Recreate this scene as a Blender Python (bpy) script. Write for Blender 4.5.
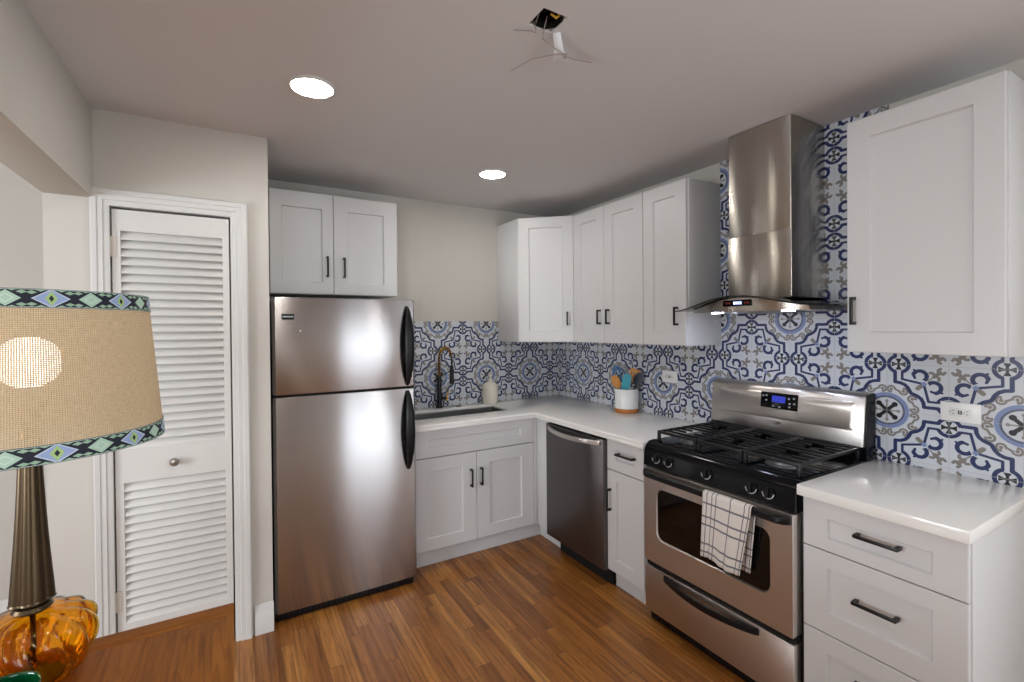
import bpy, bmesh, math, random
from mathutils import Vector, Matrix
random.seed(7)
C = bpy.context.scene.collection
S = bpy.context.scene
PI = math.pi
for o in list(bpy.data.objects):
    bpy.data.objects.remove(o)

# ------------------------------------------------------------------ camera
cam = bpy.data.cameras.new('camera')
cam_o = bpy.data.objects.new('camera', cam)
C.objects.link(cam_o)
CAM = Vector((-2.46413, -3.44406, 1.51245))
yw, pt, rl = math.radians(-30.6453), math.radians(-0.4632), math.radians(-0.4851)
fw = Vector((-math.sin(yw) * math.cos(pt), math.cos(yw) * math.cos(pt), math.sin(pt)))
rt = Vector((math.cos(yw), math.sin(yw), 0))
up = rt.cross(fw)
r2 = rt * math.cos(rl) + up * math.sin(rl)
u2 = up * math.cos(rl) - rt * math.sin(rl)
M = Matrix((r2, u2, -fw)).transposed().to_4x4()
M.translation = CAM
cam_o.matrix_world = M
cam.sensor_width = 36.0
cam.lens = 474.84 / 1024 * 36
cam.shift_x = -(515.39 - 512) / 1024
cam.shift_y = -(341 - 331.16) / 1024
cam.clip_start = 0.02
S.camera = cam_o

# ------------------------------------------------------------------ light, exposure
S.view_settings.view_transform = 'Standard'
S.view_settings.look = 'None'
S.view_settings.gamma = 1
S.view_settings.use_curve_mapping = False
S.view_settings.exposure = 0.0
w = bpy.data.worlds.new('world')
S.world = w
w.use_nodes = True
wb = w.node_tree.nodes['Background']
wb.inputs[0].default_value = (0.75, 0.86, 1.0, 1)
wb.inputs[1].default_value = 1.5


def area(name, loc, rot, sx, sy, power, col):
    l = bpy.data.lights.new(name, 'AREA')
    l.shape = 'RECTANGLE'
    l.size, l.size_y, l.energy, l.color = sx, sy, power, col
    o = bpy.data.objects.new(name, l)
    o.location, o.rotation_euler = loc, rot
    C.objects.link(o)
    return o


# daylight through the rear window, then three added fill lights at invented windows
area('daylight_rear', (-0.62, -5.80, 1.08), (PI / 2, 0, 0), 1.0, 2.1, 29, (0.84, 0.93, 1.0))
area('added_fill_hall', (-4.35, -5.80, 1.35), (PI / 2, 0, 0), 1.7, 1.5, 70, (0.90, 0.95, 1.0))  # added fill from the next room, brightens the cabinet fronts
area('added_fill_right', (0.20, -4.60, 1.35), (0, PI / 2, 0), 1.5, 1.3, 62, (0.90, 0.95, 1.0))  # added fill behind the camera for the closet side and lamp
area('added_fill_side', (-5.80, -2.6, 1.35), (0, -PI / 2, 0), 1.5, 1.5, 150, (0.90, 0.95, 1.0))  # added fill from the left, at an invented window
LED = 80.0          # recessed downlight emission
HOODLED = 80.0

# ------------------------------------------------------------------ helpers
ORG = {}


def finish(bm, sharp=38):
    bmesh.ops.remove_doubles(bm, verts=bm.verts, dist=1e-6)
    bmesh.ops.recalc_face_normals(bm, faces=bm.faces)


def obj(name, bm, m, parent=None, origin=None, sharp=38, recalc=True):
    if recalc:
        bmesh.ops.recalc_face_normals(bm, faces=bm.faces)
    if parent is not None:
        origin = ORG[parent.name]
    elif origin is None:
        origin = Vector((0, 0, 0))
    origin = Vector(origin)
    bmesh.ops.translate(bm, verts=bm.verts, vec=-origin)
    me = bpy.data.meshes.new(name)
    bm.to_mesh(me)
    bm.free()
    me.polygons.foreach_set('use_smooth', [True] * len(me.polygons))
    me.set_sharp_from_angle(angle=math.radians(sharp))
    for mm in (m if isinstance(m, (list, tuple)) else [m]):
        me.materials.append(mm)
    o = bpy.data.objects.new(name, me)
    C.objects.link(o)
    if parent is not None:
        o.parent = parent
    else:
        o.location = origin
    ORG[o.name] = origin
    return o


def thing(name, label, cat, loc, group=None):
    o = bpy.data.objects.new(name, None)
    o.empty_display_size = 0.1
    C.objects.link(o)
    o.location = loc
    ORG[o.name] = Vector(loc)
    return tag(o, label, cat, group)


def tag(o, label, cat, group=None):
    o['label'] = label
    o['category'] = cat
    if group:
        o['group'] = group
    return o


def struct(o):
    o['kind'] = 'structure'
    return o


def nb():
    return bmesh.new()


def box(bm, x0, x1, y0, y1, z0, z1, bev=0.0, seg=2, mi=0):
    x0, x1 = min(x0, x1), max(x0, x1)
    y0, y1 = min(y0, y1), max(y0, y1)
    z0, z1 = min(z0, z1), max(z0, z1)
    r = bmesh.ops.create_cube(bm, size=1.0)
    vs = r['verts']
    for v in vs:
        v.co = Vector(((x0 + x1) / 2 + v.co.x * (x1 - x0), (y0 + y1) / 2 + v.co.y * (y1 - y0), (z0 + z1) / 2 + v.co.z * (z1 - z0)))
    fs = list({f for v in vs for f in v.link_faces})
    for f in fs:
        f.material_index = mi
    if bev > 0:
        es = list({e for v in vs for e in v.link_edges})
        b = bmesh.ops.bevel(bm, geom=es, offset=bev, segments=seg, profile=0.5, affect='EDGES')
        for f in b['faces']:
            f.material_index = mi
    return bm


def obox(bm, O, U, V, N, u0, u1, v0, v1, n0, n1, bev=0.0, mi=0):
    """box in a local frame"""
    O, U, V, N = Vector(O), Vector(U), Vector(V), Vector(N)
    r = bmesh.ops.create_cube(bm, size=1.0)
    vs = r['verts']
    for v in vs:
        c = v.co
        v.co = O + U * ((u0 + u1) / 2 + c.x * (u1 - u0)) + V * ((v0 + v1) / 2 + c.y * (v1 - v0)) + N * ((n0 + n1) / 2 + c.z * (n1 - n0))
    for f in {f for v in vs for f in v.link_faces}:
        f.material_index = mi
    if bev > 0:
        es = list({e for v in vs for e in v.link_edges})
        bmesh.ops.bevel(bm, geom=es, offset=bev, segments=2, profile=0.5, affect='EDGES')
    return bm


def prism(bm, pts, fn, a, b):
    """extrude a 2D outline; fn(p, q, s) -> world"""
    A = [bm.verts.new(fn(p, q, a)) for p, q in pts]
    B = [bm.verts.new(fn(p, q, b)) for p, q in pts]
    n = len(pts)
    bm.faces.new(A)
    bm.faces.new(B[::-1])
    for i in range(n):
        bm.faces.new((A[i], B[i], B[(i + 1) % n], A[(i + 1) % n]))
    return bm


def cyl(bm, p0, p1, r0, r1=None, seg=24, cap=True):
    r1 = r0 if r1 is None else r1
    p0, p1 = Vector(p0), Vector(p1)
    d = (p1 - p0).normalized()
    a = d.orthogonal().normalized()
    b = d.cross(a)
    A, B = [], []
    for i in range(seg):
        t = 2 * PI * i / seg
        k = a * math.cos(t) + b * math.sin(t)
        A.append(bm.verts.new(p0 + k * r0))
        B.append(bm.verts.new(p1 + k * r1))
    for i in range(seg):
        j = (i + 1) % seg
        bm.faces.new((A[i], A[j], B[j], B[i]))
    if cap:
        bm.faces.new(A[::-1])
        bm.faces.new(B)
    return bm


def tube(bm, pts, r, seg=10, cap=True):
    """round tube along points; r number or list"""
    pts = [Vector(p) for p in pts]
    n = len(pts)
    rs = r if isinstance(r, (list, tuple)) else [r] * n
    rings = []
    prev = None
    for i, p in enumerate(pts):
        d = (pts[min(i + 1, n - 1)] - pts[max(i - 1, 0)]).normalized()
        if prev is None:
            a = d.orthogonal().normalized()
        else:
            a = (prev - d * prev.dot(d)).normalized()
        prev = a
        b = d.cross(a)
        rings.append([bm.verts.new(p + (a * math.cos(2 * PI * k / seg) + b * math.sin(2 * PI * k / seg)) * rs[i]) for k in range(seg)])
    for i in range(n - 1):
        for k in range(seg):
            j = (k + 1) % seg
            bm.faces.new((rings[i][k], rings[i][j], rings[i + 1][j], rings[i + 1][k]))
    if cap:
        bm.faces.new(rings[0][::-1])
        bm.faces.new(rings[-1])
    return bm


def lathe(bm, prof, cx, cy, seg=48, ribs=0, amp=0.0, twist=0.0, closed=False):
    """profile [(r, z)] spun round a vertical axis"""
    rings = []
    for r, z in prof:
        ring = []
        for i in range(seg):
            t = 2 * PI * i / seg
            rr = r
            if ribs:
                rr = r * (1 + amp * (abs(math.cos(ribs * (t + twist * z) / 2)) - 0.6))
            ring.append(bm.verts.new((cx + rr * math.cos(t), cy + rr * math.sin(t), z)))
        rings.append(ring)
    for a, b in zip(rings, rings[1:]):
        for i in range(seg):
            j = (i + 1) % seg
            bm.faces.new((a[i], a[j], b[j], b[i]))
    if closed:
        a, b = rings[-1], rings[0]
        for i in range(seg):
            j = (i + 1) % seg
            bm.faces.new((a[i], a[j], b[j], b[i]))
    else:
        if prof[0][0] > 1e-5:
            bm.faces.new(rings[0][::-1])
        if prof[-1][0] > 1e-5:
            bm.faces.new(rings[-1])
    return bm


def cells(bm, xs, ys, keep, fn, a, b):
    """grid of cells, some left out, given thickness a..b; fn(x, y, s) -> world"""
    V = {}

    def g(i, j, s):
        k = (i, j, s)
        if k not in V:
            V[k] = bm.verts.new(fn(xs[i], ys[j], s))
        return V[k]
    K = {(i, j) for i in range(len(xs) - 1) for j in range(len(ys) - 1) if keep((xs[i] + xs[i + 1]) / 2, (ys[j] + ys[j + 1]) / 2)}
    for i, j in K:
        for s in (a, b):
            q = [g(i, j, s), g(i + 1, j, s), g(i + 1, j + 1, s), g(i, j + 1, s)]
            bm.faces.new(q)
        for di, dj, e in ((-1, 0, ((i, j), (i, j + 1))), (1, 0, ((i + 1, j), (i + 1, j + 1))), (0, -1, ((i, j), (i + 1, j))), (0, 1, ((i, j + 1), (i + 1, j + 1)))):
            if (i + di, j + dj) not in K:
                (p, q) = e
                bm.faces.new((g(p[0], p[1], a), g(q[0], q[1], a), g(q[0], q[1], b), g(p[0], p[1], b)))
    bmesh.ops.recalc_face_normals(bm, faces=bm.faces)
    bmesh.ops.dissolve_limit(bm, angle_limit=0.01, verts=bm.verts, edges=bm.edges)
    return bm


def bev_sharp(bm, off, seg=2, ang=60):
    bmesh.ops.recalc_face_normals(bm, faces=bm.faces)
    es = [e for e in bm.edges if len(e.link_faces) == 2 and e.calc_face_angle(0) > math.radians(ang)]
    bmesh.ops.bevel(bm, geom=es, offset=off, segments=seg, profile=0.5, affect='EDGES')
    return bm


def wall_xz(bm, xs, zs, hole, y0, y1):
    return cells(bm, xs, zs, lambda x, z: not hole(x, z), lambda x, z, s: (x, s, z), y0, y1)


def wall_yz(bm, ys, zs, hole, x0, x1):
    return cells(bm, ys, zs, lambda y, z: not hole(y, z), lambda y, z, s: (s, y, z), x0, x1)


# ------------------------------------------------------------------ materials
def lin(c):
    return tuple(((v / 255) / 12.92 if v / 255 <= 0.04045 else ((v / 255 + 0.055) / 1.055) ** 2.4) for v in c) + (1,)


def mat(name, rgb, rough=0.5, metal=0.0, spec=0.5, coat=0.0, emit=None, estr=0.0, trans=0.0, ior=1.45):
    m = bpy.data.materials.new(name)
    m.use_nodes = True
    p = m.node_tree.nodes['Principled BSDF']
    p.inputs['Base Color'].default_value = lin(rgb)
    p.inputs['Roughness'].default_value = rough
    p.inputs['Metallic'].default_value = metal
    p.inputs['Specular IOR Level'].default_value = spec
    p.inputs['Coat Weight'].default_value = coat
    p.inputs['Transmission Weight'].default_value = trans
    p.inputs['IOR'].default_value = ior
    if emit:
        p.inputs['Emission Color'].default_value = lin(emit)
        p.inputs['Emission Strength'].default_value = estr
    return m


class N:
    """small expression language over math nodes"""
    nt = None

    def __init__(s, sock):
        s.s = sock

    @staticmethod
    def math(op, a, b=None, c=None, clamp=False):
        n = N.nt.nodes.new('ShaderNodeMath')
        n.operation = op
        n.use_clamp = clamp
        for i, v in enumerate((a, b, c)):
            if v is None:
                continue
            if isinstance(v, N):
                N.nt.links.new(v.s, n.inputs[i])
            else:
                n.inputs[i].default_value = v
        return N(n.outputs[0])

    def __add__(s, o): return N.math('ADD', s, o)
    def __radd__(s, o): return N.math('ADD', o, s)
    def __sub__(s, o): return N.math('SUBTRACT', s, o)
    def __rsub__(s, o): return N.math('SUBTRACT', o, s)
    def __mul__(s, o): return N.math('MULTIPLY', s, o)
    def __rmul__(s, o): return N.math('MULTIPLY', o, s)
    def __truediv__(s, o): return N.math('DIVIDE', s, o)
    def __lt__(s, o): return N.math('LESS_THAN', s, o)
    def __gt__(s, o): return N.math('GREATER_THAN', s, o)
    def abs(s): return N.math('ABSOLUTE', s)
    def pp(s, k=1.0): return N.math('PINGPONG', s, k)
    def floor(s): return N.math('FLOOR', s)
    def fract(s): return N.math('FRACT', s)


def nmin(*a):
    r = a[0]
    for b in a[1:]:
        r = N.math('MINIMUM', r, b)
    return r


def nmax(*a):
    r = a[0]
    for b in a[1:]:
        r = N.math('MAXIMUM', r, b)
    return r


def vmath(op, a, b=None, scale=None):
    n = N.nt.nodes.new('ShaderNodeVectorMath')
    n.operation = op
    for i, v in enumerate((a, b)):
        if v is None:
            continue
        if isinstance(v, N):
            N.nt.links.new(v.s, n.inputs[i])
        else:
            n.inputs[i].default_value = v
    if scale is not None:
        N.nt.links.new(scale.s, n.inputs['Scale'])
    return N(n.outputs['Value'] if op in ('DOT_PRODUCT', 'LENGTH', 'DISTANCE') else n.outputs['Vector'])


def comb(a, b, c=0.0):
    n = N.nt.nodes.new('ShaderNodeCombineXYZ')
    for i, v in enumerate((a, b, c)):
        if isinstance(v, N):
            N.nt.links.new(v.s, n.inputs[i])
        else:
            n.inputs[i].default_value = v
    return N(n.outputs[0])


def seg(V, A, B):
    A, B = Vector((*A, 0)), Vector((*B, 0))
    ba = B - A
    pa = vmath('SUBTRACT', V, A)
    d = vmath('DOT_PRODUCT', pa, ba / ba.length_squared)
    t = N.math('MULTIPLY', d, 1.0, clamp=True)
    return vmath('DISTANCE', pa, vmath('SCALE', tuple(ba), scale=t))


def poly(V, pts):
    return nmin(*[seg(V, a, b) for a, b in zip(pts, pts[1:])])


def dist(V, c):
    return vmath('DISTANCE', V, (c[0], c[1], 0))


def mixc(f, a, b):
    n = N.nt.nodes.new('ShaderNodeMix')
    n.data_type = 'RGBA'
    if isinstance(f, N):
        N.nt.links.new(f.s, n.inputs[0])
    else:
        n.inputs[0].default_value = f
    for i, v in ((6, a), (7, b)):
        if isinstance(v, N):
            N.nt.links.new(v.s, n.inputs[i])
        else:
            n.inputs[i].default_value = v
    return N(n.outputs[2])


def coords(kind='Object'):
    n = N.nt.nodes.new('ShaderNodeTexCoord')
    s = N.nt.nodes.new('ShaderNodeSeparateXYZ')
    N.nt.links.new(n.outputs[kind], s.inputs[0])
    return N(n.outputs[kind]), N(s.outputs[0]), N(s.outputs[1]), N(s.outputs[2])


def noise(vec, scale, detail=3, rough=0.5):
    n = N.nt.nodes.new('ShaderNodeTexNoise')
    N.nt.links.new(vec.s, n.inputs['Vector'])
    n.inputs['Scale'].default_value = scale
    n.inputs['Detail'].default_value = detail
    n.inputs['Roughness'].default_value = rough
    return N(n.outputs['Fac'])


def white(vec):
    n = N.nt.nodes.new('ShaderNodeTexWhiteNoise')
    n.noise_dimensions = '3D'
    N.nt.links.new(vec.s, n.inputs['Vector'])
    return N(n.outputs['Value'])


def bump(h, strength, distance):
    n = N.nt.nodes.new('ShaderNodeBump')
    n.inputs['Strength'].default_value = strength
    n.inputs['Distance'].default_value = distance
    N.nt.links.new(h.s, n.inputs['Height'])
    return N(n.outputs[0])


def setin(m, name, v):
    p = m.node_tree.nodes['Principled BSDF']
    m.node_tree.links.new(v.s, p.inputs[name])


def use(m):
    N.nt = m.node_tree
    return m


def tile_mat(name, axis, c0, cstep, z0, zstep):
    m = use(mat(name, (200, 203, 208), 0.28))
    _, X, Y, Z = coords()
    p0 = ((Y if axis == 'y' else X) - c0) / cstep
    q0 = (Z - z0) / zstep
    p, q = p0.pp(), q0.pp()
    a, b = nmin(p, q), nmax(p, q)
    V = comb(a, b)
    base, navy, black = lin((196, 200, 206)), lin((32, 44, 88)), lin((22, 22, 28))
    grey, blue, slate = lin((124, 118, 112)), lin((120, 135, 176)), lin((84, 90, 108))
    col = N.math('ADD', 0.0, 0.0)
    # medallion
    R = vmath('LENGTH', V)
    c = mixc((R - 0.345).abs() < 0.036, base, blue)
    c = mixc((R - 0.292).abs() < 0.018, c, slate)
    axp = nmin(seg(V, (0, 0), (0, .17)) - 0.014, dist(V, (0, .200)) - 0.030)
    c = mixc(axp < 0, c, grey)
    dgp = nmin(seg(V, (0, 0), (.13, .13)) - 0.034, dist(V, (.138, .138)) - 0.052)
    c = mixc(dgp < 0, c, black)
    # scrolls
    A, B = (.078, .465), (.285, .43)
    dA, dB = dist(V, A), dist(V, B)
    mA = N.math('MULTIPLY', a > A[0], b < A[1] - 0.015)
    mB = N.math('MULTIPLY', a < B[0], b > B[1] + 0.015)
    rA = (dA - 0.064).abs() - 0.020 + mA * 0.5
    rB = (dB - 0.064).abs() - 0.020 + mB * 0.5
    sc = nmin(rA, rB, seg(V, (.142, .47), (.221, .425)) - 0.020, dA - 0.030, dB - 0.030,
              seg(V, (.078, .401), (.075, .44)) - 0.013, seg(V, (.285, .494), (.29, .455)) - 0.013)
    c = mixc(sc < 0, c, grey)
    # leaf near the far corner, stem, dot
    lf = nmin(seg(V, (.69, .69), (.84, .84)) - 0.012, poly(V, [(.80, .80), (.755, .855), (.715, .85)]) - 0.026,
              poly(V, [(.85, .85), (.84, .915), (.875, .945)]) - 0.026, seg(V, (.78, .78), (.87, .87)) - 0.035)
    lf = nmin(lf, seg(V, (.52, .52), (.565, .565)) - 0.040)
    c = mixc(lf < 0, c, grey)
    # bands
    out = poly(V, [(.145, .84), (.145, .62), (.235, .61), (.31, .575), (.365, .51), (.41, .41)]) - 0.033
    inn = poly(V, [(.265, .84), (.265, .69), (.60, .62)]) - 0.023
    hc = (.555, .775)
    hk = (dist(V, hc) - 0.108).abs() - 0.036
    dd = vmath('DOT_PRODUCT', vmath('SUBTRACT', V, (hc[0], hc[1], 0)), (-0.46, -0.89, 0))
    hk = hk + (dd > 0.045) * 0.5
    hk = nmin(hk, seg(V, (.445, .80), (.475, .735)) - 0.024, seg(V, (.49, .86), (.46, .90)) - 0.020)
    ring = (dist(V, (.205, 1.0)) - 0.170).abs() - 0.034
    chan = N.math('MULTIPLY', (a - 0.205).abs() < 0.042, b < 0.9)
    ring = ring + chan * 0.5
    c = mixc(nmin(out, inn, hk, ring) < 0, c, navy)
    c = mixc(((a - 0.62).abs() + (b - 0.62).abs()) < 0.055, c, blue)
    # little cross in the circle
    dx, dy = (a - 0.205).abs(), 1.0 - b
    mx, mn = nmax(dx, dy), nmin(dx, dy)
    cr = nmax(mx - 0.118, mn - 0.020 - 0.52 * nmax(mx - 0.05, 0.0))
    c = mixc(cr < 0, c, black)
    # joints between tiles
    e = nmin(p, q, 1.0 - p, 1.0 - q)
    c = mixc((e < 0.0065) * 0.55, c, lin((165, 164, 160)))
    setin(m, 'Base Color', c)
    return m


def paint(name, rgb, rough=0.6, bs=0.06):
    m = use(mat(name, rgb, rough, spec=0.3))
    v, X, Y, Z = coords()
    n = noise(v, 220, 2)
    setin(m, 'Normal', bump(n, bs, 0.002))
    return m


def steel(name, rgb, rough, axis, aniso=0.6, streak=0.05):
    """brushed steel; grain runs along the given axis"""
    m = use(mat(name, rgb, rough, 1.0))
    v, X, Y, Z = coords()
    s = 420
    k = {'x': (X * 4, Y * s, Z * s), 'y': (X * s, Y * 4, Z * s), 'z': (X * s, Y * s, Z * 4)}[axis]
    n = noise(comb(*k), 1.0, 2)
    setin(m, 'Roughness', n * 0.02 + (rough - 0.01))
    p = m.node_tree.nodes['Principled BSDF']
    p.inputs['Anisotropic'].default_value = aniso
    t = m.node_tree.nodes.new('ShaderNodeTangent')
    t.direction_type = 'RADIAL'
    t.axis = 'Z'
    p.inputs['Anisotropic Rotation'].default_value = 0.25
    m.node_tree.links.new(t.outputs[0], p.inputs['Tangent'])
    return m


def floor_mat():
    m = use(mat('oak_strip_floor', (140, 82, 36), 0.33, coat=0.12))
    v, X, Y, Z = coords()
    wd = 0.0572
    row = (X / wd).floor()
    h1 = white(comb(row, 3.1, 0.0))
    ln = h1 * 0.5 + 0.45
    yy = Y / ln + h1 * 17.3
    cell = yy.floor()
    id1 = white(comb(row, cell, 1.0))
    id2 = white(comb(row, cell, 5.0))
    g = noise(comb(X * 60 + id2 * 37, Y * 2.2 + id1 * 19, id1 * 9), 1.0, 5, 0.62)
    g2 = noise(comb(X * 16 + id1 * 13, Y * 1.4 + id2 * 11, id2 * 5), 1.0, 4, 0.6)
    cath = ((g2 * 9).fract() - 0.5).abs() * 2
    ramp = N.nt.nodes.new('ShaderNodeValToRGB')
    N.nt.links.new((id1 * 0.62 + 0.12 + (g2 - 0.5) * 0.75).s, ramp.inputs[0])
    cr = ramp.color_ramp
    cr.elements[0].position, cr.elements[0].color = 0.0, lin((118, 72, 32))
    cr.elements[1].position, cr.elements[1].color = 1.0, lin((212, 156, 88))
    e = cr.elements.new(0.35)
    e.color = lin((162, 102, 45))
    e = cr.elements.new(0.7)
    e.color = lin((188, 127, 60))
    c = N(ramp.outputs[0])
    c = mixc(N.math('MULTIPLY', (g - 0.40) * 3.2, 0.85, clamp=True), c, lin((92, 50, 19)))
    c = mixc(N.math('MULTIPLY', (cath < 0.18), 0.22), c, lin((80, 44, 18)))
    fx = ((X / wd).fract() - 0.5).abs()
    fy = (yy.fract() - 0.5).abs()
    gap = nmax(fx > 0.487, fy > 0.4978)
    c = mixc(gap * 0.75, c, lin((50, 26, 12)))
    setin(m, 'Base Color', c)
    setin(m, 'Roughness', g * 0.25 + 0.22)
    setin(m, 'Normal', bump(g * 0.25 - gap * 1.0, 0.12, 0.002))
    return m


def wood_top(name, axis):
    m = use(mat(name, (135, 74, 34), 0.55, spec=.2))
    v, X, Y, Z = coords()
    a, b = (X, Y) if axis == 'y' else (Y, X)
    pid = white(comb((a / 0.14).floor(), 2.0, 0.0)) if axis == 'y' else white(comb(3.0, 1.0, 0.0))
    g = noise(comb(a * 70 + pid * 31, b * 3.5, Z * 20), 1.0, 5, 0.65)
    g2 = noise(comb(a * 14 + pid * 9, b * 0.7, Z * 3), 1.0, 2, 0.5)
    bands = ((g2 * 12).fract() - 0.5).abs() * 2
    c = mixc(pid * 0.5 + (g2 - 0.5) * 0.9 + 0.15, lin((138, 82, 26)), lin((172, 110, 42)))
    c = mixc(N.math('MULTIPLY', (g - 0.45) * 3.0, 0.8, clamp=True), c, lin((78, 42, 12)))
    c = mixc((bands < 0.25) * 0.25, c, lin((84, 40, 16)))
    kn = noise(comb(X * 7, Y * 7, 2.0), 1.0, 1)
    c = mixc((kn > 0.74) * 0.6, c, lin((70, 32, 13)))
    setin(m, 'Base Color', c)
    setin(m, 'Normal', bump(g, 0.15, 0.002))
    return m


def towel_mat():
    m = use(mat('towel_check', (212, 206, 200), 0.9, spec=0.1))
    v, X, Y, Z = coords('UV')
    def lines(t, pos, wdt):
        r = None
        for k in pos:
            d = (t - k).abs() < wdt
            r = d if r is None else nmax(r, d)
        return r
    l = nmax(lines(X, (0.10, 0.21, 0.30, 0.60, 0.88, 0.97), 0.010), lines(Y, (0.03, 0.12, 0.17, 0.29, 0.41, 0.46, 0.60, 0.70, 0.76, 0.90, 0.96), 0.0065))
    c = mixc(l * 0.8, lin((212, 205, 198)), lin((58, 62, 84)))
    setin(m, 'Base Color', c)
    n = noise(comb(X * 400, Y * 400, 0.0), 1.0, 1)
    setin(m, 'Normal', bump(n, 0.3, 0.002))
    return m


def quartz():
    m = use(mat('white_quartz', (232, 230, 227), 0.14))
    v, X, Y, Z = coords()
    n = noise(v, 260, 2)
    c = mixc(N.math('MULTIPLY', (n > 0.66), 0.10), lin((233, 231, 228)), lin((160, 158, 155)))
    setin(m, 'Base Color', c)
    return m


def burlap(cx, cy):
    m = use(mat('burlap', (186, 160, 118), 0.9, spec=0.1))
    nt = m.node_tree
    v, X, Y, Z = coords()
    ang = N.math('ARCTAN2', Y, X)
    u = ang * 0.222
    n1 = noise(comb(u * 60, Z * 900, 0.0), 1.0, 2)
    n2 = noise(comb(u * 900, Z * 60, 4.0), 1.0, 2)
    wv = (u * 560.0).pp() * 0.5 + (Z * 560.0).pp() * 0.5
    t = n1 * 0.45 + n2 * 0.45 + wv * 0.18
    c = mixc(N.math('MULTIPLY', (t - 0.32) * 2.6, 1.0, clamp=True), lin((184, 162, 126)), lin((240, 221, 187)))
    setin(m, 'Base Color', c)
    setin(m, 'Normal', bump(t, 0.4, 0.002))
    p = nt.nodes['Principled BSDF']
    tl = nt.nodes.new('ShaderNodeBsdfTranslucent')
    tl.inputs[0].default_value = lin((205, 178, 138))
    mx = nt.nodes.new('ShaderNodeMixShader')
    mx.inputs[0].default_value = 0.22
    nt.links.new(p.outputs[0], mx.inputs[1])
    nt.links.new(tl.outputs[0], mx.inputs[2])
    tr = nt.nodes.new('ShaderNodeBsdfTransparent')
    hole = N.math('MULTIPLY', (wv < 0.30), 0.75)
    mx2 = nt.nodes.new('ShaderNodeMixShader')
    nt.links.new(hole.s, mx2.inputs[0])
    nt.links.new(mx.outputs[0], mx2.inputs[1])
    nt.links.new(tr.outputs[0], mx2.inputs[2])
    nt.links.new(mx2.outputs[0], nt.nodes['Material Output'].inputs[0])
    return m


def ribbon(name, zc, h):
    m = use(mat(name, (120, 140, 130), 0.7))
    v, X, Y, Z = coords()
    ang = N.math('ARCTAN2', Y, X)
    uu = ang * (0.222 / 0.064)
    vv = ((Z - zc) / (h / 2)).abs()
    u = uu.pp() # 0 at blue flower centre, 1 at green diamond centre
    w1 = 1.0 - u
    green, blue, dark, lime = lin((172, 202, 182)), lin((150, 168, 208)), lin((24, 28, 44)), lin((166, 198, 128))
    leaf = nmax(((u - 0.44).abs() * 1.6 + (vv - 0.62).abs()) < 0.20, ((u - 0.66).abs() * 1.6 + (vv - 0.66).abs()) < 0.20)
    leaf = nmax(leaf, ((u - 0.24).abs() * 1.6 + (vv - 0.88).abs()) < 0.18, ((u - 0.86).abs() * 1.6 + (vv - 0.90).abs()) < 0.16)
    c = mixc(leaf, dark, lin((150, 182, 156)))
    d2 = w1 / 0.40 + vv
    c = mixc(d2 < 0.98, c, dark)
    c = mixc(d2 < 0.84, c, green)
    c = mixc((d2 - 0.42).abs() < 0.07, c, lin((196, 214, 200)))
    d1 = u / 0.46 + vv
    c = mixc(d1 < 1.0, c, lin((190, 204, 222)))
    c = mixc(d1 < 0.86, c, blue)
    c = mixc((u / 0.19 + vv) < 0.80, c, lime)
    c = mixc((u / 0.07 + vv / 0.4) < 0.9, c, dark)
    c = mixc(vv > 0.88, c, lin((168, 186, 178)))
    c = mixc(vv > 0.95, c, lin((60, 72, 82)))
    setin(m, 'Base Color', c)
    return m


MW = paint('wall_paint_warm_grey', (196, 192, 184), 0.7)
MC = paint('ceiling_paint', (208, 205, 204), 0.8)
MTRIM = mat('trim_white_gloss', (206, 205, 202), 0.35)
MDOOR = mat('door_white', (208, 206, 202), 0.4)
MCAB = mat('cabinet_white', (206, 205, 205), 0.35)
MCABIN = mat('cabinet_underside', (150, 148, 145), 0.6)
MBLK = mat('matte_black_metal', (20, 20, 22), 0.35, 0.2)
MPLB = mat('black_plastic', (13, 13, 16), 0.38, spec=.35)
MGLB = mat('black_enamel', (10, 10, 13), 0.14, spec=.25)
MIRON = mat('cast_iron', (22, 22, 25), 0.42)
MGLASSB = mat('dark_oven_glass', (12, 9, 8), 0.06)
MDARK = mat('dark_void', (12, 11, 10), 0.9)
MST_F = steel('fridge_steel', (176, 171, 170), 0.235, 'x', 1.0)
MST_R = steel('range_steel', (206, 200, 195), 0.33, 'y', 0.6)
MST_H = steel('hood_steel', (190, 184, 176), 0.27, 'z', 0.97)
MST_D = steel('dishwasher_steel', (112, 108, 107), 0.36, 'y', 0.7)
MST_S = steel('sink_steel', (150, 149, 148), 0.35, 'x', 0.3, 0.01)
MCHR = mat('chrome', (205, 205, 208), 0.15, 1.0)
MSILV = mat('silver_print', (190, 192, 196), 0.4, 0.3)
MQ = quartz()
MTILE_R = tile_mat('patterned_tile_side', 'y', -2.065, 0.2100, 1.137, 0.2032)
MTILE_B = tile_mat('patterned_tile_back', 'x', -0.722, 0.2060, 1.137, 0.2032)
MFLOOR = floor_mat()
MPLATE = mat('outlet_plate_white', (226, 226, 224), 0.35)
MLED = mat('led_diffuser', (255, 255, 255), 0.5, emit=(255, 250, 242), estr=LED)
MLEDH = mat('hood_led', (255, 255, 255), 0.5, emit=(214, 226, 255), estr=HOODLED)
MBRASS = mat('brass_gold', (196, 150, 82), 0.25, 1.0)
MBRONZE = mat('aged_bronze', (84, 70, 52), 0.30, 0.85)

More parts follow.
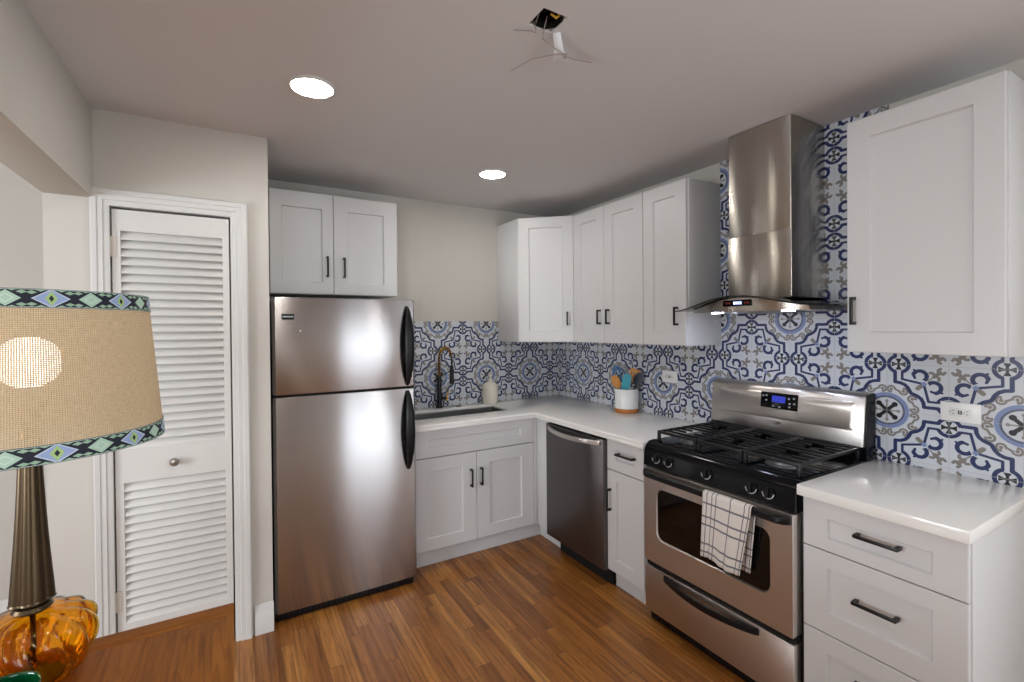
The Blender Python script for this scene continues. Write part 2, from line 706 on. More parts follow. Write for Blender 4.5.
# ------------------------------------------------------------------ room
H = 2.468
YB = -0.035
XL = -5.6
YR = -5.6
XP = -2.31          # side of the closet block
YP = -0.765         # face of the closet block
XB0, XB1 = -3.138, -2.978   # beam
bm = nb()
box(bm, XL - .12, .12, YR - .12, YB + .12, -.1, 0)
struct(obj('floor', bm, MFLOOR))
bm = nb()
hx0, hx1, hy0, hy1 = -1.655, -1.565, -2.262, -2.172
cells(bm, [XL - .12, hx0, hx1, .12], [YR - .12, hy0, hy1, YB + .12],
      lambda x, y: not (hx0 < x < hx1 and hy0 < y < hy1), lambda x, y, s: (x, y, s), H, H + .12)
struct(obj('ceiling', bm, MC))

wb_o = bm = nb()
box(bm, XL - .12, .12, YB, YB + .12, 0, H)
wall_back = struct(obj('wall_back', bm, MW))
bm = nb()
RW0, RW1, RZ0, RZ1 = -5.20, -4.00, 0.70, 2.05  # opening of the window added in this wall for light
wall_yz(bm, [YR, RW0, RW1, YB], [0, RZ0, RZ1, H], lambda y, z: RW0 < y < RW1 and RZ0 < z < RZ1, 0, .12)
wall_right = struct(obj('wall_right', bm, MW))
# rear wall, with a wide window and a second one added for light
WX0, WX1, WZ0, WZ1 = -1.10, -0.14, 0.03, 2.12
VX0, VX1, VZ0, VZ1 = -5.15, -3.55, 0.65, 2.05
bm = nb()
wall_xz(bm, [XL - .12, VX0, VX1, WX0, WX1, .12], [0, WZ0, VZ0, VZ1, WZ1, H], lambda x, z: (WX0 < x < WX1 and WZ0 < z < WZ1) or (VX0 < x < VX1 and VZ0 < z < VZ1), YR - .12, YR)
struct(obj('wall_rear', bm, MW))
# next room's far wall, its window added to let fill light in
NY0, NY1, NZ0, NZ1 = -3.3, -1.9, 0.7, 2.05
bm = nb()
wall_yz(bm, [YR, NY0, NY1, YB], [0, NZ0, NZ1, H], lambda y, z: NY0 < y < NY1 and NZ0 < z < NZ1, XL - .12, XL)
struct(obj('wall_far', bm, MW))
# closet block: front with the door opening, side by the refrigerator, and the pier at the left
DX0, DX1, DZ = -2.930, -2.468, 2.062
bm = nb()
wall_xz(bm, [XB0, DX0, DX1, XP], [0, DZ, H], lambda x, z: DX0 < x < DX1 and z < DZ, YP, YP + .10)
struct(obj('wall_closet', bm, MW))
bm = nb()
box(bm, XP - .10, XP, YP + .10, YB, 0, H)
struct(obj('wall_side', bm, MW))
bm = nb()
box(bm, XB0, XB1, YP + .10, YB, 0, H)
struct(obj('wall_pier', bm, MW))
# beam over the wide opening to the next room, and the wall that carries its near end
bm = nb()
box(bm, XB0, XB1, YR, YP, 2.084, H, 0.003)
box(bm, XB0, XB1, YR, -4.55, 0, 2.0845)
struct(obj('wall_left', bm, MW))

# backsplash
bm = nb()
box(bm, -.008, 0, -1.663, YB, .914, 1.42)
box(bm, -.008, 0, -2.492, -1.662, .914, H)
box(bm, -.008, 0, -2.905, -2.491, .914, 1.46)
bs = obj('tile_backsplash', bm, MTILE_R, wall_right)
bm = nb()
box(bm, -1.545, 0, YB - .008, YB, .914, 1.562)
obj('tile_backsplash', bm, MTILE_B, wall_back)


def baseboard(name, pts):
    """pts: two (x, y) ends, wall to the left of travel is behind"""
    (x0, y0), (x1, y1), (nx, ny) = pts
    bm = nb()
    prof = [(0, 0), (.016, 0), (.016, .100), (.012, .106), (.012, .122), (.007, .132), (.004, .145), (0, .145)]
    d = Vector((x1 - x0, y1 - y0, 0))
    prism(bm, prof, lambda p, q, s: Vector((x0, y0, 0)) + d * s + Vector((nx, ny, 0)) * p + Vector((0, 0, q)), 0, 1)
    return struct(obj(name, bm, MTRIM))


baseboard('baseboard_closet', ((-2.392, YP), (XP + .002, YP), (0, -1)))
baseboard('baseboard_pier', ((XB0, YP), (-2.972, YP), (0, -1)))
baseboard('baseboard_far', ((XL, YB), (XB0, YB), (0, -1)))
baseboard('baseboard_left', ((XL, YR), (XL, YB), (1, 0)))
baseboard('baseboard_rear', ((XL, YR), (0, YR), (0, 1)))
baseboard('baseboard_right', ((0, YR), (0, -2.96), (-1, 0)))

# closet door casing
bm = nb()
cw = .072
prof = [(0, 0), (0, .010), (.010, .014), (.022, .014), (.026, .019), (.044, .019), (.048, .023), (.066, .025), (cw, .020), (cw, 0)]
zt = DZ - .006
for xi, sg in ((DX1 - .006, 1), (DX0 + .006, -1)):
    wd = 1.0 if sg == 1 else 0.88
    A = [bm.verts.new((xi + sg * p * wd, YP - q, 0)) for p, q in prof]
    B = [bm.verts.new((xi + sg * p * wd, YP - q, zt + p)) for p, q in prof]
    n = len(prof)
    for i in range(n):
        bm.faces.new((A[i], A[(i + 1) % n], B[(i + 1) % n], B[i]))
    bm.faces.new(A)
    if sg == 1:
        BR = B
    else:
        BL = B
for i in range(len(prof)):
    j = (i + 1) % len(prof)
    bm.faces.new((BR[i], BR[j], BL[j], BL[i]))
# jamb lining
box(bm, DX1 - .006, DX1, YP, YP + .09, 0, DZ - .006)
box(bm, DX0, DX0 + .006, YP, YP + .09, 0, DZ - .006)
box(bm, DX0 + .006, DX1 - .006, YP, YP + .09, DZ - .006, DZ)
struct(obj('trim_1', bm, MTRIM, sharp=25))

# louvered door
dl, dr = DX0 + .0105, DX1 - .012
db, dtz = .014, 2.046
dy0, dy1 = YP + .004, YP + .036   # front, back
px0, px1 = -2.889, -2.508
cellx = [dl, px0, px1, dr]
cellz = [db, .212, .836, .985, 1.952, dtz]
bm = nb()
cells(bm, cellx, cellz, lambda x, z: not (px0 < x < px1 and (.212 < z < .836 or .985 < z < 1.952)), lambda x, z, s: (x, s, z), dy0, dy1)
bev_sharp(bm, .002, 1)
door = struct(obj('door_1', bm, MDOOR))
for z0, z1, nn in ((.985, 1.952, 26), (.212, .836, 17)):
    bm = nb()
    for k in range(nn):
        zc = z0 + (k + .5) * (z1 - z0) / nn
        a = math.radians(57)
        U = Vector((0, math.cos(a), math.sin(a)))
        Nn = Vector((0, -math.sin(a), math.cos(a)))
        obox(bm, ((px0 + px1) / 2, dy0 + .015, zc), (1, 0, 0), U, Nn, -(px1 - px0) / 2 - .004, (px1 - px0) / 2 + .004, -.0228, .0228, -.0035, .0035, .0025)
    obj('louver_panel', bm, MDOOR, door)
bm = nb()
lathe(bm, [(0, 0), (.009, 0), (.008, .012), (.017, .020), (.019, .028), (.014, .035), (0, .037)], 0, 0, 24)
bmesh.ops.rotate(bm, verts=bm.verts, cent=(0, 0, 0), matrix=Matrix.Rotation(PI / 2, 3, 'X'))
bmesh.ops.translate(bm, verts=bm.verts, vec=(-2.705, dy0, .910))
k = obj('door_knob', bm, mat('brushed_nickel', (150, 146, 138), 0.3, 1.0), door)
for zc in (1.88, .32):
    bm = nb()
    cyl(bm, (DX0 + .005, dy0 - .004, zc - .045), (DX0 + .005, dy0 - .004, zc + .045), .006, seg=12)
    box(bm, DX0 + .005, DX0 + .026, dy0 - .004, dy0 + .001, zc - .045, zc + .045)
    obj('hinge', bm, mat('painted_hinge', (196, 188, 176), 0.4), door)


# rear window, plus three windows made up to bring in more light
def window(name, fn, a0, a1, z0, z1, t0, t1, nx):
    bm = nb()
    fr = .05
    xs = [a0, a0 + fr]
    for i in range(1, nx):
        m_ = a0 + (a1 - a0) * i / nx
        xs += [m_ - fr / 2, m_ + fr / 2]
    xs += [a1 - fr, a1]
    zs = [z0, z0 + fr, z1 - fr, z1]
    pan = [(xs[i], xs[i + 1]) for i in range(1, len(xs) - 1, 2)]
    cells(bm, xs, zs, lambda x, z: not (z0 + fr < z < z1 - fr and any(p < x < q for p, q in pan)), fn, t0, t1)
    o = struct(obj(name, bm, MTRIM))
    g = bpy.data.materials.get('window_glass')
    if not g:
        g = bpy.data.materials.new('window_glass')
        g.use_nodes = True
        nt = g.node_tree
        tr, gl, mx = nt.nodes.new('ShaderNodeBsdfTransparent'), nt.nodes.new('ShaderNodeBsdfGlossy'), nt.nodes.new('ShaderNodeMixShader')
        gl.inputs['Roughness'].default_value = .02
        mx.inputs[0].default_value = .06
        nt.links.new(tr.outputs[0], mx.inputs[1])
        nt.links.new(gl.outputs[0], mx.inputs[2])
        nt.links.new(mx.outputs[0], nt.nodes['Material Output'].inputs[0])
    for p, q in pan:
        bm = nb()
        tm = (t0 + t1) / 2
        cells(bm, [p, q], [z0 + fr, z1 - fr], lambda x, z: True, fn, tm - .003, tm + .003)
        obj('pane', bm, g, o)


window('window_1', lambda x, z, s: (x, s, z), WX0, WX1, WZ0, WZ1, YR - .09, YR - .02, 1)
window('window_added_side', lambda y, z, s: (s, y, z), NY0, NY1, NZ0, NZ1, XL - .09, XL - .02, 2)
window('window_added_hall', lambda x, z, s: (x, s, z), VX0, VX1, VZ0, VZ1, YR - .09, YR - .02, 2)
window('window_added_right', lambda y, z, s: (s, y, z), RW0, RW1, RZ0, RZ1, .02, .09, 2)


# ------------------------------------------------------------------ cabinets
def shaker(O, U, Nv, w, h, t=.020, rail=.078, rec=.011, top=None, bot=None):
    bm = nb()
    O, U, Nv = Vector(O), Vector(U), Vector(Nv)
    V = Vector((0, 0, 1))
    top = rail if top is None else top
    bot = rail if bot is None else bot
    P = lambda u, v, n: bm.verts.new(O + U * u + V * v + Nv * n)
    e = .0018
    back = [P(*p, 0) for p in ((0, 0), (w, 0), (w, h), (0, h))]
    mid = [P(*p, t - e) for p in ((0, 0), (w, 0), (w, h), (0, h))]
    fr = [P(*p, t) for p in ((e, e), (w - e, e), (w - e, h - e), (e, h - e))]
    i0 = [P(*p, t) for p in ((rail, bot), (w - rail, bot), (w - rail, h - top), (rail, h - top))]
    i1 = [P(*p, t - rec) for p in ((rail + .005, bot + .005), (w - rail - .005, bot + .005), (w - rail - .005, h - top - .005), (rail + .005, h - top - .005))]
    bm.faces.new(back[::-1])
    for A, B in ((back, mid), (mid, fr), (fr, i0), (i0, i1)):
        for i in range(4):
            j = (i + 1) % 4
            bm.faces.new((A[i], A[j], B[j], B[i]))
    bm.faces.new(i1)
    return bm


def pull(Cn, D, Nv, L):
    """flat bar pull: two posts and a slim bar"""
    bm = nb()
    Cn, D, Nv = Vector(Cn), Vector(D), Vector(Nv)
    Wd = D.cross(Nv)
    obox(bm, Cn, D, Wd, Nv, -L / 2, L / 2, -.0055, .0055, .024, .034, .0018)
    for s in (-1, 1):
        obox(bm, Cn, D, Wd, Nv, s * (L / 2 - .006) - .006, s * (L / 2 - .006) + .006, -.0055, .0055, 0, .0245)
    return bm


Xp, Xm, Yp, Ym, Zp = (1, 0, 0), (-1, 0, 0), (0, 1, 0), (0, -1, 0), (0, 0, 1)


def door_at(par, name, O, U, Nv, w, h, hc=None, hd=Zp, hl=.105, **kw):
    d = obj(name, shaker(O, U, Nv, w, h, **kw), MCAB, par)
    if hc is not None:
        obj('handle', pull(hc, hd, Nv, hl), MBLK, d)
    return d


G = .0015
# over the refrigerator
t = thing('wall_cabinet', 'short white two door wall cabinet above the refrigerator', 'cabinet', (-1.907, YB, 1.722))
bm = nb(); box(bm, -2.281, -1.533, YB, -.327, 1.722, 2.335, .001)
obj('body', bm, MCAB, t)
door_at(t, 'door', (-2.281, -.328, 1.724), Xp, Ym, .350, .611, (-1.968, -.348, 1.892), hl=.125, rail=.062, top=.092, bot=.070)
door_at(t, 'door', (-1.928, -.328, 1.724), Xp, Ym, .395, .611, (-1.870, -.348, 1.890), hl=.125, rail=.085, top=.092, bot=.072)
# corner cabinet
t = thing('wall_cabinet', 'white corner wall cabinet with one angled door beside the bare wall', 'cabinet', (-.2, -.2, 1.40))
bm = nb()
pts = [(0, YB), (-.61, YB), (-.61, YB - .318), (-.288, -.642), (0, -.642)]
prism(bm, pts, lambda p, q, s: (p, q, s), 1.40, 2.335)
bev_sharp(bm, .001, 1, 30)
obj('body', bm, MCAB, t)
A, B = Vector((-.61, YB - .318, 0)), Vector((-.288, -.642, 0))
U = (B - A).normalized()
Nv = Vector((U.y, -U.x, 0))
if Nv.y > 0: Nv = -Nv
L = (B - A).length
O = A + U * .012 + Vector((0, 0, 1.402))
hcen = A + U * (L - .055) + Nv * .019 + Vector((0, 0, 1.575))
door_at(t, 'door', O, U, Nv, L - .022, .931, hcen, hl=.10, t=.019)
# double
t = thing('wall_cabinet', 'tall white two door wall cabinet between the corner cabinet and the cabinet beside the hood', 'cabinet', (-.15, -.985, 1.40))
bm = nb(); box(bm, -.284, 0, -.642 - .001, -1.336, 1.40, 2.335, .001)
obj('body', bm, MCAB, t)
door_at(t, 'door', (-.284, -.645, 1.402), Ym, Xm, .334, .931, (-.304, -.942, 1.578), hl=.10)
door_at(t, 'door', (-.284, -.982, 1.402), Ym, Xm, .353, .931, (-.304, -1.030, 1.578), hl=.10)
# single left of the hood
t = thing('wall_cabinet', 'tall narrow white one door wall cabinet directly left of the range hood', 'cabinet', (-.15, -1.50, 1.40))
bm = nb(); box(bm, -.284, 0, -1.337, -1.664, 1.40, 2.335, .001)
obj('body', bm, MCAB, t)
door_at(t, 'door', (-.284, -1.339, 1.402), Ym, Xm, .320, .931, (-.304, -1.600, 1.568), hl=.105)
# right of the hood
t = thing('wall_cabinet', 'wide white one door wall cabinet right of the range hood', 'cabinet', (-.15, -2.70, 1.40))
bm = nb(); box(bm, -.284, -.0085, -2.463, -2.934, 1.40, 2.335, .001)
obj('body', bm, MCAB, t)
door_at(t, 'door', (-.284, -2.464, 1.402), Ym, Xm, .464, .931, (-.304, -2.491, 1.567), hl=.112)

# sink base
t = thing('base_cabinet', 'white sink base cabinet with two doors and a false drawer front beside the refrigerator', 'cabinet', (-1.05, -.33, 0))
bm = nb()
box(bm, -1.535, -.012, -.599, -.045, .112, .872, .001)      # box of the sink run, blind corner included
# hollow the middle for the sink by building it of panels instead
bm.free()
bm = nb()
box(bm, -1.535, -1.517, -.600, -.045, .112, .873)
box(bm, -.030, -.012, -.600, -.045, .112, .873)
box(bm, -1.517, -.030, -.600, -.045, .112, .130)
box(bm, -1.517, -.030, -.060, -.045, .130, .873)
cells(bm, [-1.517, -1.47, -1.10, -1.095, -.66, -.60], [.130, .16, .66, .70, .873], lambda x, z: True, lambda x, z, s: (x, s, z), -.600, -.582)
obj('body', bm, MCAB, t)
bm = nb(); box(bm, -1.535, -.543, -.556, -.538, 0, .112)
obj('toe_kick', bm, MCAB, t)
obj('false_drawer_front', shaker((-1.535, -.601, .702), Xp, Ym, .884, .168, rail=.102, top=.056, bot=.060), MCAB, t)
door_at(t, 'door', (-1.535, -.601, .118), Xp, Ym, .4365, .578, (-1.141, -.621, .532), hl=.115, rail=.096, bot=.075, top=.083)
door_at(t, 'door', (-1.095, -.601, .118), Xp, Ym, .444, .578, (-1.068, -.621, .532), hl=.115, rail=.096, bot=.075, top=.083)
bm = nb()
box(bm, -.618, -.600, -.768, -.602, .112, .873, .001)
box(bm, -.648, -.6185, -.620, -.602, .112, .873, .001)
obj('filler_strip', bm, MCAB, t)
bm = nb(); box(bm, -.556, -.541, -.768, -.557, 0, .104)
obj('toe_kick_return', bm, MCAB, t)

# dishwasher
t = thing('dishwasher', 'dark stainless steel dishwasher under the counter left of the narrow cabinet', 'dishwasher', (-.33, -1.065, 0))
bm = nb(); box(bm, -.600, -.05, -.772, -1.356, .10, .868)
obj('tub', bm, MDARK, t)
bm = nb()
box(bm, -.647, -.602, -.773, -1.3555, .104, .862, .005)
dd = obj('door', bm, MST_D, t)
bm = nb()
pts = []
for i in range(17):
    s = i / 16
    pts.append((-.649 - .052 * math.sin(PI * s) ** .75, -.808 - s * .524, .838 - .006 * math.sin(PI * s)))
prof_ = [(-.006, -.013), (.006, -.013), (.008, 0), (.006, .013), (-.006, .013), (-.008, 0)]
rings = [[bm.verts.new((p[0] + a, p[1], p[2] + b)) for a, b in prof_] for p in pts]
for a, b in zip(rings, rings[1:]):
    for i in range(6):
        j = (i + 1) % 6
        bm.faces.new((a[i], a[j], b[j], b[i]))
bm.faces.new(rings[0]); bm.faces.new(rings[-1])
obj('handle', bm, MST_R, dd)
bm = nb(); box(bm, -.575, -.555, -.832, -1.350, 0, .10)
obj('toe_panel', bm, MDARK, t)
bm = nb(); box(bm, -.557, -.542, -.772, -.8315, 0, .100)
obj('toe_filler', bm, MCAB, t)

# narrow cabinet
t = thing('base_cabinet', 'narrow white base cabinet with one drawer over one door between dishwasher and range', 'cabinet', (-.33, -1.51, 0))
bm = nb(); box(bm, -.600, -.012, -1.358, -1.666, .112, .873, .001)
obj('body', bm, MCAB, t)
bm = nb(); box(bm, -.556, -.538, -1.358, -1.666, 0, .112)
obj('toe_kick', bm, MCAB, t)
door_at(t, 'drawer', (-.601, -1.359, .697), Ym, Xm, .284, .172, (-.621, -1.520, .799), Ym, .135, rail=.07, top=.052, bot=.060)
door_at(t, 'door', (-.601, -1.359, .116), Ym, Xm, .284, .576, (-.621, -1.388, .525), Zp, .125, rail=.075, top=.055, bot=.072)

# drawer cabinet
t = thing('base_cabinet', 'white three drawer base cabinet right of the gas range', 'cabinet', (-.33, -2.69, 0))
bm = nb(); box(bm, -.600, -.012, -2.455, -2.930, .112, .873, .001)
obj('body', bm, MCAB, t)
bm = nb(); box(bm, -.556, -.012, -2.455, -2.930, 0, .112)
obj('toe_kick', bm, MCAB, t)
door_at(t, 'drawer', (-.601, -2.456, .690), Ym, Xm, .470, .178, (-.621, -2.700, .789), Ym, .130, rail=.084, top=.060, bot=.046)
door_at(t, 'drawer', (-.601, -2.456, .387), Ym, Xm, .470, .299, (-.621, -2.695, .557), Ym, .130, rail=.084, top=.058, bot=.078)
door_at(t, 'drawer', (-.601, -2.456, .118), Ym, Xm, .470, .265, (-.621, -2.695, .270), Ym, .130, rail=.084, top=.07, bot=.078)

# ------------------------------------------------------------------ countertops, sink, faucet
CZ0, CZ1 = .8745, .914
SX0, SX1, SY0, SY1 = -1.46, -.742, -.455, -.165
bm = nb()
cells(bm, [-1.540, SX0, -.650, SX1, -.0085][0:1] + [SX0, SX1, -.650, -.0085], [-1.668, -.650, SY0, SY1, YB - .0085],
      lambda x, y: (x > -.650 or y > -.650) and not (SX0 < x < SX1 and SY0 < y < SY1), lambda x, y, s: (x, y, s), CZ1 - .020, CZ1)
bev_sharp(bm, .003, 2)
box(bm, -1.539, -.650, -.649, -.622, CZ0, CZ1 - .0195, .002)
box(bm, -.649, -.622, -1.667, -.622, CZ0, CZ1 - .0195, .002)
tag(obj('countertop', bm, MQ, origin=(-.65, -.65, CZ0)), 'long white quartz countertop turning the corner with the sink cut into it', 'countertop')
bm = nb()
box(bm, -.650, -.0085, -2.447, -2.938, CZ0, CZ1, .003)
tag(obj('countertop', bm, MQ, origin=(-.33, -2.69, CZ0)), 'short white quartz countertop right of the gas range', 'countertop')

t = thing('sink', 'rectangular stainless steel undermount sink behind the false drawer front', 'sink', (-1.1, -.32, .68))
bm = nb()
sx0, sx1, sy0, sy1 = SX0 - .006, SX1 + .006, SY0 - .006, SY1 + .006
def rr(x0, x1, y0, y1, r, n=5):
    out = []
    for cx, cy, a0 in ((x1 - r, y1 - r, 0), (x0 + r, y1 - r, 90), (x0 + r, y0 + r, 180), (x1 - r, y0 + r, 270)):
        for i in range(n + 1):
            a = math.radians(a0 + 90 * i / n)
            out.append((cx + r * math.cos(a), cy + r * math.sin(a)))
    return out
ring = [rr(sx0 - .02, sx1 + .02, sy0 - .02, sy1 + .02, .03), rr(sx0, sx1, sy0, sy1, .02), rr(sx0 + .004, sx1 - .004, sy0 + .004, sy1 - .004, .02), rr(sx0 + .03, sx1 - .03, sy0 + .03, sy1 - .03, .02)]
zz = [CZ1 - .0215, CZ1 - .0215, .700, .685]
R = [[bm.verts.new((x, y, z)) for x, y in rg] for rg, z in zip(ring, zz)]
for a, b in zip(R, R[1:]):
    n = len(a)
    for i in range(n):
        bm.faces.new((a[i], a[(i + 1) % n], b[(i + 1) % n], b[i]))
bm.faces.new(R[-1])
o = obj('basin', bm, MST_S, t)
sm = o.modifiers.new('thickness', 'SOLIDIFY'); sm.thickness = .0012; sm.offset = 0
bm = nb()
lathe(bm, [(0, .6875), (.03, .6875), (.042, .689), (.043, .6865), (0, .6865)], -1.1, -.32, 24)
obj('drain', bm, MCHR, t)

fx, fy = -1.142, -.085
t = thing('faucet', 'black pull down kitchen faucet with a coiled brass spring neck behind the sink', 'faucet', (fx, fy, .914))
bm = nb()
lathe(bm, [(0, .914), (.026, .914), (.026, .922), (.019, .928), (.0175, 1.13), (.015, 1.15), (0, 1.15)], fx, fy, 24)
obj('post', bm, MBLK, t)
arc = []
for i in range(15):
    arc.append((fx, fy, 1.14 + .14 * i / 14))
dx, dy = .060, -.100
for i in range(1, 25):
    a = PI * i / 24
    s = (1 - math.cos(a)) / 2
    arc.append((fx + dx * s, fy + dy * s, 1.28 + .085 * math.sin(a)))
for i in range(1, 7):
    arc.append((fx + dx, fy + dy, 1.28 - .055 * i / 6))
bm = nb(); tube(bm, arc, .0065, 10)
obj('hose', bm, MBLK, t)
bm = nb()
hel = []
turns = 34
V3 = [Vector(p) for p in arc]
for i in range(turns * 10):
    f = i / (turns * 10) * (len(V3) - 8)
    k = int(f)
    p = V3[k].lerp(V3[min(k + 1, len(V3) - 1)], f - k)
    d = (V3[min(k + 1, len(V3) - 1)] - V3[k]).normalized()
    a = Vector((dx, dy, 0)).normalized().cross(Vector((0, 0, 1))).normalized()
    b = d.cross(a)
    th = 2 * PI * i / 10
    hel.append(p + (a * math.cos(th) + b * math.sin(th)) * .0105)
tube(bm, hel, .0028, 6)
obj('spring', bm, MBRASS, t)
bm = nb()
hx, hy = fx + dx, fy + dy
lathe(bm, [(0, 1.10), (.017, 1.10), (.019, 1.115), (.015, 1.15), (.013, 1.225), (.010, 1.235), (0, 1.235)], hx, hy, 20)
obj('spray_head', bm, MBLK, t)
bm = nb(); tube(bm, [(fx, fy, 1.145), (fx + dx * .5, fy + dy * .5, 1.17), (hx, hy, 1.20)], .0045, 8)
cyl(bm, (hx, hy, 1.193), (hx, hy, 1.207), .0165, seg=16)
obj('holder_arm', bm, MBLK, t)
bm = nb(); tube(bm, [(fx + .012, fy - .006, .985), (fx + .045, fy - .022, .985)], .012, 12)
lv = obj('lever_mount', bm, MBLK, t)
bm = nb(); tube(bm, [(fx + .048, fy - .024, .965), (fx + .052, fy - .026, .99), (fx + .060, fy - .030, 1.045)], [.009, .007, .005], 10)
obj('lever', bm, MBRASS, lv)

bm = nb()
lathe(bm, [(0, .914), (.024, .914), (.024, .918), (.020, .922), (0, .923)], -.998, -.115, 24)
tag(obj('hole_cover', bm, mat('satin_nickel', (128, 126, 122), 0.35, 1.0), origin=(-.998, -.115, .914)), 'small round satin metal hole cover on the counter behind the sink', 'hole cover')

sx, sy = -.722, -.104
t = thing('soap_dispenser', 'cream ceramic soap bottle standing at the back corner of the sink', 'soap bottle', (sx, sy, .914))
MCREAM = mat('cream_ceramic', (222, 216, 202), 0.3)
bm = nb()
lathe(bm, [(0, .914), (.056, .914), (.061, .919), (.062, 1.040), (.057, 1.060), (.038, 1.076), (.022, 1.083), (.020, 1.095), (0, 1.095)], sx, sy, 40)
obj('bottle', bm, MCREAM, t)
bm = nb()
lathe(bm, [(0, 1.095), (.017, 1.095), (.017, 1.108), (.008, 1.112), (.007, 1.128), (.016, 1.131), (.016, 1.142), (0, 1.144)], sx, sy, 24)
tube(bm, [(sx, sy, 1.137), (sx - .03, sy - .03, 1.136), (sx - .038, sy - .038, 1.130)], .005, 8)
obj('pump', bm, MCREAM, t)

# utensil crock
cx, cy = -.100, -.976
t = thing('utensil_crock', 'white ceramic utensil crock with a bare terracotta base on the counter', 'crock', (cx, cy, .914))
bm = nb()
r0 = .081
lathe(bm, [(r0, .943), (r0 + .001, 1.073), (r0 - .002, 1.077), (r0 - .006, 1.075), (r0 - .007, .948), (0, .947), (0, .943)], cx, cy, 48)
obj('pot', bm, mat('white_glaze', (226, 226, 224), 0.25), t)
bm = nb()
lathe(bm, [(0, .914), (r0 - .006, .914), (r0 - .001, .918), (r0 - .0005, .9425), (0, .9425)], cx, cy, 48)
obj('base', bm, mat('terracotta', (182, 112, 54), 0.6), t)


def utensil(name, label, cat, foot, tip, head, m_head, m_handle):
    foot, tip = Vector(foot), Vector(tip)
    t = thing(name, label, cat, foot, 'utensils in the crock')
    d = (tip - foot).normalized()
    bm = nb(); tube(bm, [foot, foot.lerp(tip, .5), tip], [.006, .0055, .005], 10)
    obj('handle', bm, m_handle, t)
    head(t, tip, d, m_head)


def blade(w, h, th, curve=0.0, slots=0):
    def f(t, tip, d, m):
        bm = nb()
        Wd = Vector((0.42, -0.75, 0)); Wd = (Wd - d * Wd.dot(d)).normalized()
        Nn = d.cross(Wd)
        out = []
        n = 28
        for i in range(n):
            a = 2 * PI * i / n
            u, v = math.cos(a), math.sin(a)
            k = 4.0 if curve == 0 else 2.2
            den = (abs(u) ** k + abs(v) ** k) ** (1 / k)
            out.append((u / den * w / 2, h / 2 + v / den * h / 2))
        if slots:
            xs = sorted([-w / 2, w / 2] + [x for i in range(slots) for x in ((-w / 2 + w * (i + .75) / (slots + .5)) , (-w / 2 + w * (i + 1.0) / (slots + .5)))])
            cells(bm, xs, [0, h * .2, h * .8, h], lambda x, y: not (h * .2 < y < h * .8 and any(-w / 2 + w * (i + .75) / (slots + .5) < x < -w / 2 + w * (i + 1.0) / (slots + .5) for i in range(slots))),
                  lambda p, q, s: tip - d * .004 + Wd * p + d * q + Nn * s, -th / 2, th / 2)
        else:
            prism(bm, out, lambda p, q, s: tip - d * .004 + Wd * p + d * q + Nn * (s + curve * ((q / h - .5) ** 2 + (p / w) ** 2)), -th / 2, th / 2)
        obj('head', bm, m, t, sharp=30)
    return f


def whisk(t, tip, d, m):
    bm = nb()
    a = d.orthogonal().normalized()
    b = d.cross(a)
    for k in range(6):
        th = PI * k / 6
        dr_ = a * math.cos(th) + b * math.sin(th)
        pts = []
        for i in range(21):
            s = i / 20
            ph = PI * s
            hgt = .135 * (math.sin(ph) ** .8)
            pts.append(tip + d * hgt + dr_ * (.042 * math.cos(ph) * (0.25 + 0.75 * math.sin(ph) ** .5) if 0 < s < 1 else .006 * math.cos(ph)))
        tube(bm, pts, .0026, 6)
    obj('wires', bm, m, t)


MWOOD = mat('pale_wood', (196, 136, 70), 0.5)
MTEAL = mat('teal_silicone', (70, 158, 176), 0.4)
MBLUE = mat('blue_silicone', (66, 124, 178), 0.4)
MNAVY = mat('dark_slate_silicone', (46, 60, 72), 0.4)
zf = .9485
utensil('whisk', 'blue balloon whisk standing leftmost in the white crock', 'whisk', (cx - .02, cy - .01, zf), (cx - .010, cy + .058, 1.105), whisk, MBLUE, MBLUE)
utensil('wooden_spoon', 'orange wooden spoon with an oval bowl leaning at the front of the crock', 'spoon', (cx + .005, cy + .02, zf), (cx - .056, cy + .022, 1.085), blade(.062, .100, .008, .006), MWOOD, MWOOD)
utensil('slotted_turner', 'light wooden slotted turner standing at the back of the crock', 'turner', (cx - .03, cy + .02, zf), (cx + .036, cy - .012, 1.125), blade(.074, .096, .006, 0, 3), MWOOD, MWOOD)
utensil('spatula', 'teal silicone spatula leaning to the right in the crock', 'spatula', (cx + .010, cy + .055, zf), (cx - .036, cy - .024, 1.075), blade(.058, .145, .009), MTEAL, MWOOD)
utensil('spoon', 'dark slate coloured spoon standing at the right rim of the crock', 'spoon', (cx + .02, cy + .02, zf), (cx + .040, cy - .052, 1.105), blade(.062, .100, .008, .006), MNAVY, MNAVY)

# ------------------------------------------------------------------ refrigerator
t = thing('refrigerator', 'stainless steel top freezer refrigerator with black handles under the short cabinet', 'refrigerator', (-1.921, -.37, 0))
FX0, FX1 = -2.2975, -1.5445
bm = nb(); box(bm, FX0 + .004, FX1 - .004, -.640, -.09, .03, 1.668, .004)
box(bm, FX0 + .02, FX0 + .07, -.62, -.55, 0, .031); box(bm, FX1 - .07, FX1 - .02, -.62, -.55, 0, .031)
box(bm, FX0 + .02, FX0 + .07, -.18, -.12, 0, .031); box(bm, FX1 - .07, FX1 - .02, -.18, -.12, 0, .031)
obj('body', bm, mat('fridge_side_black', (30, 30, 32), 0.45), t)


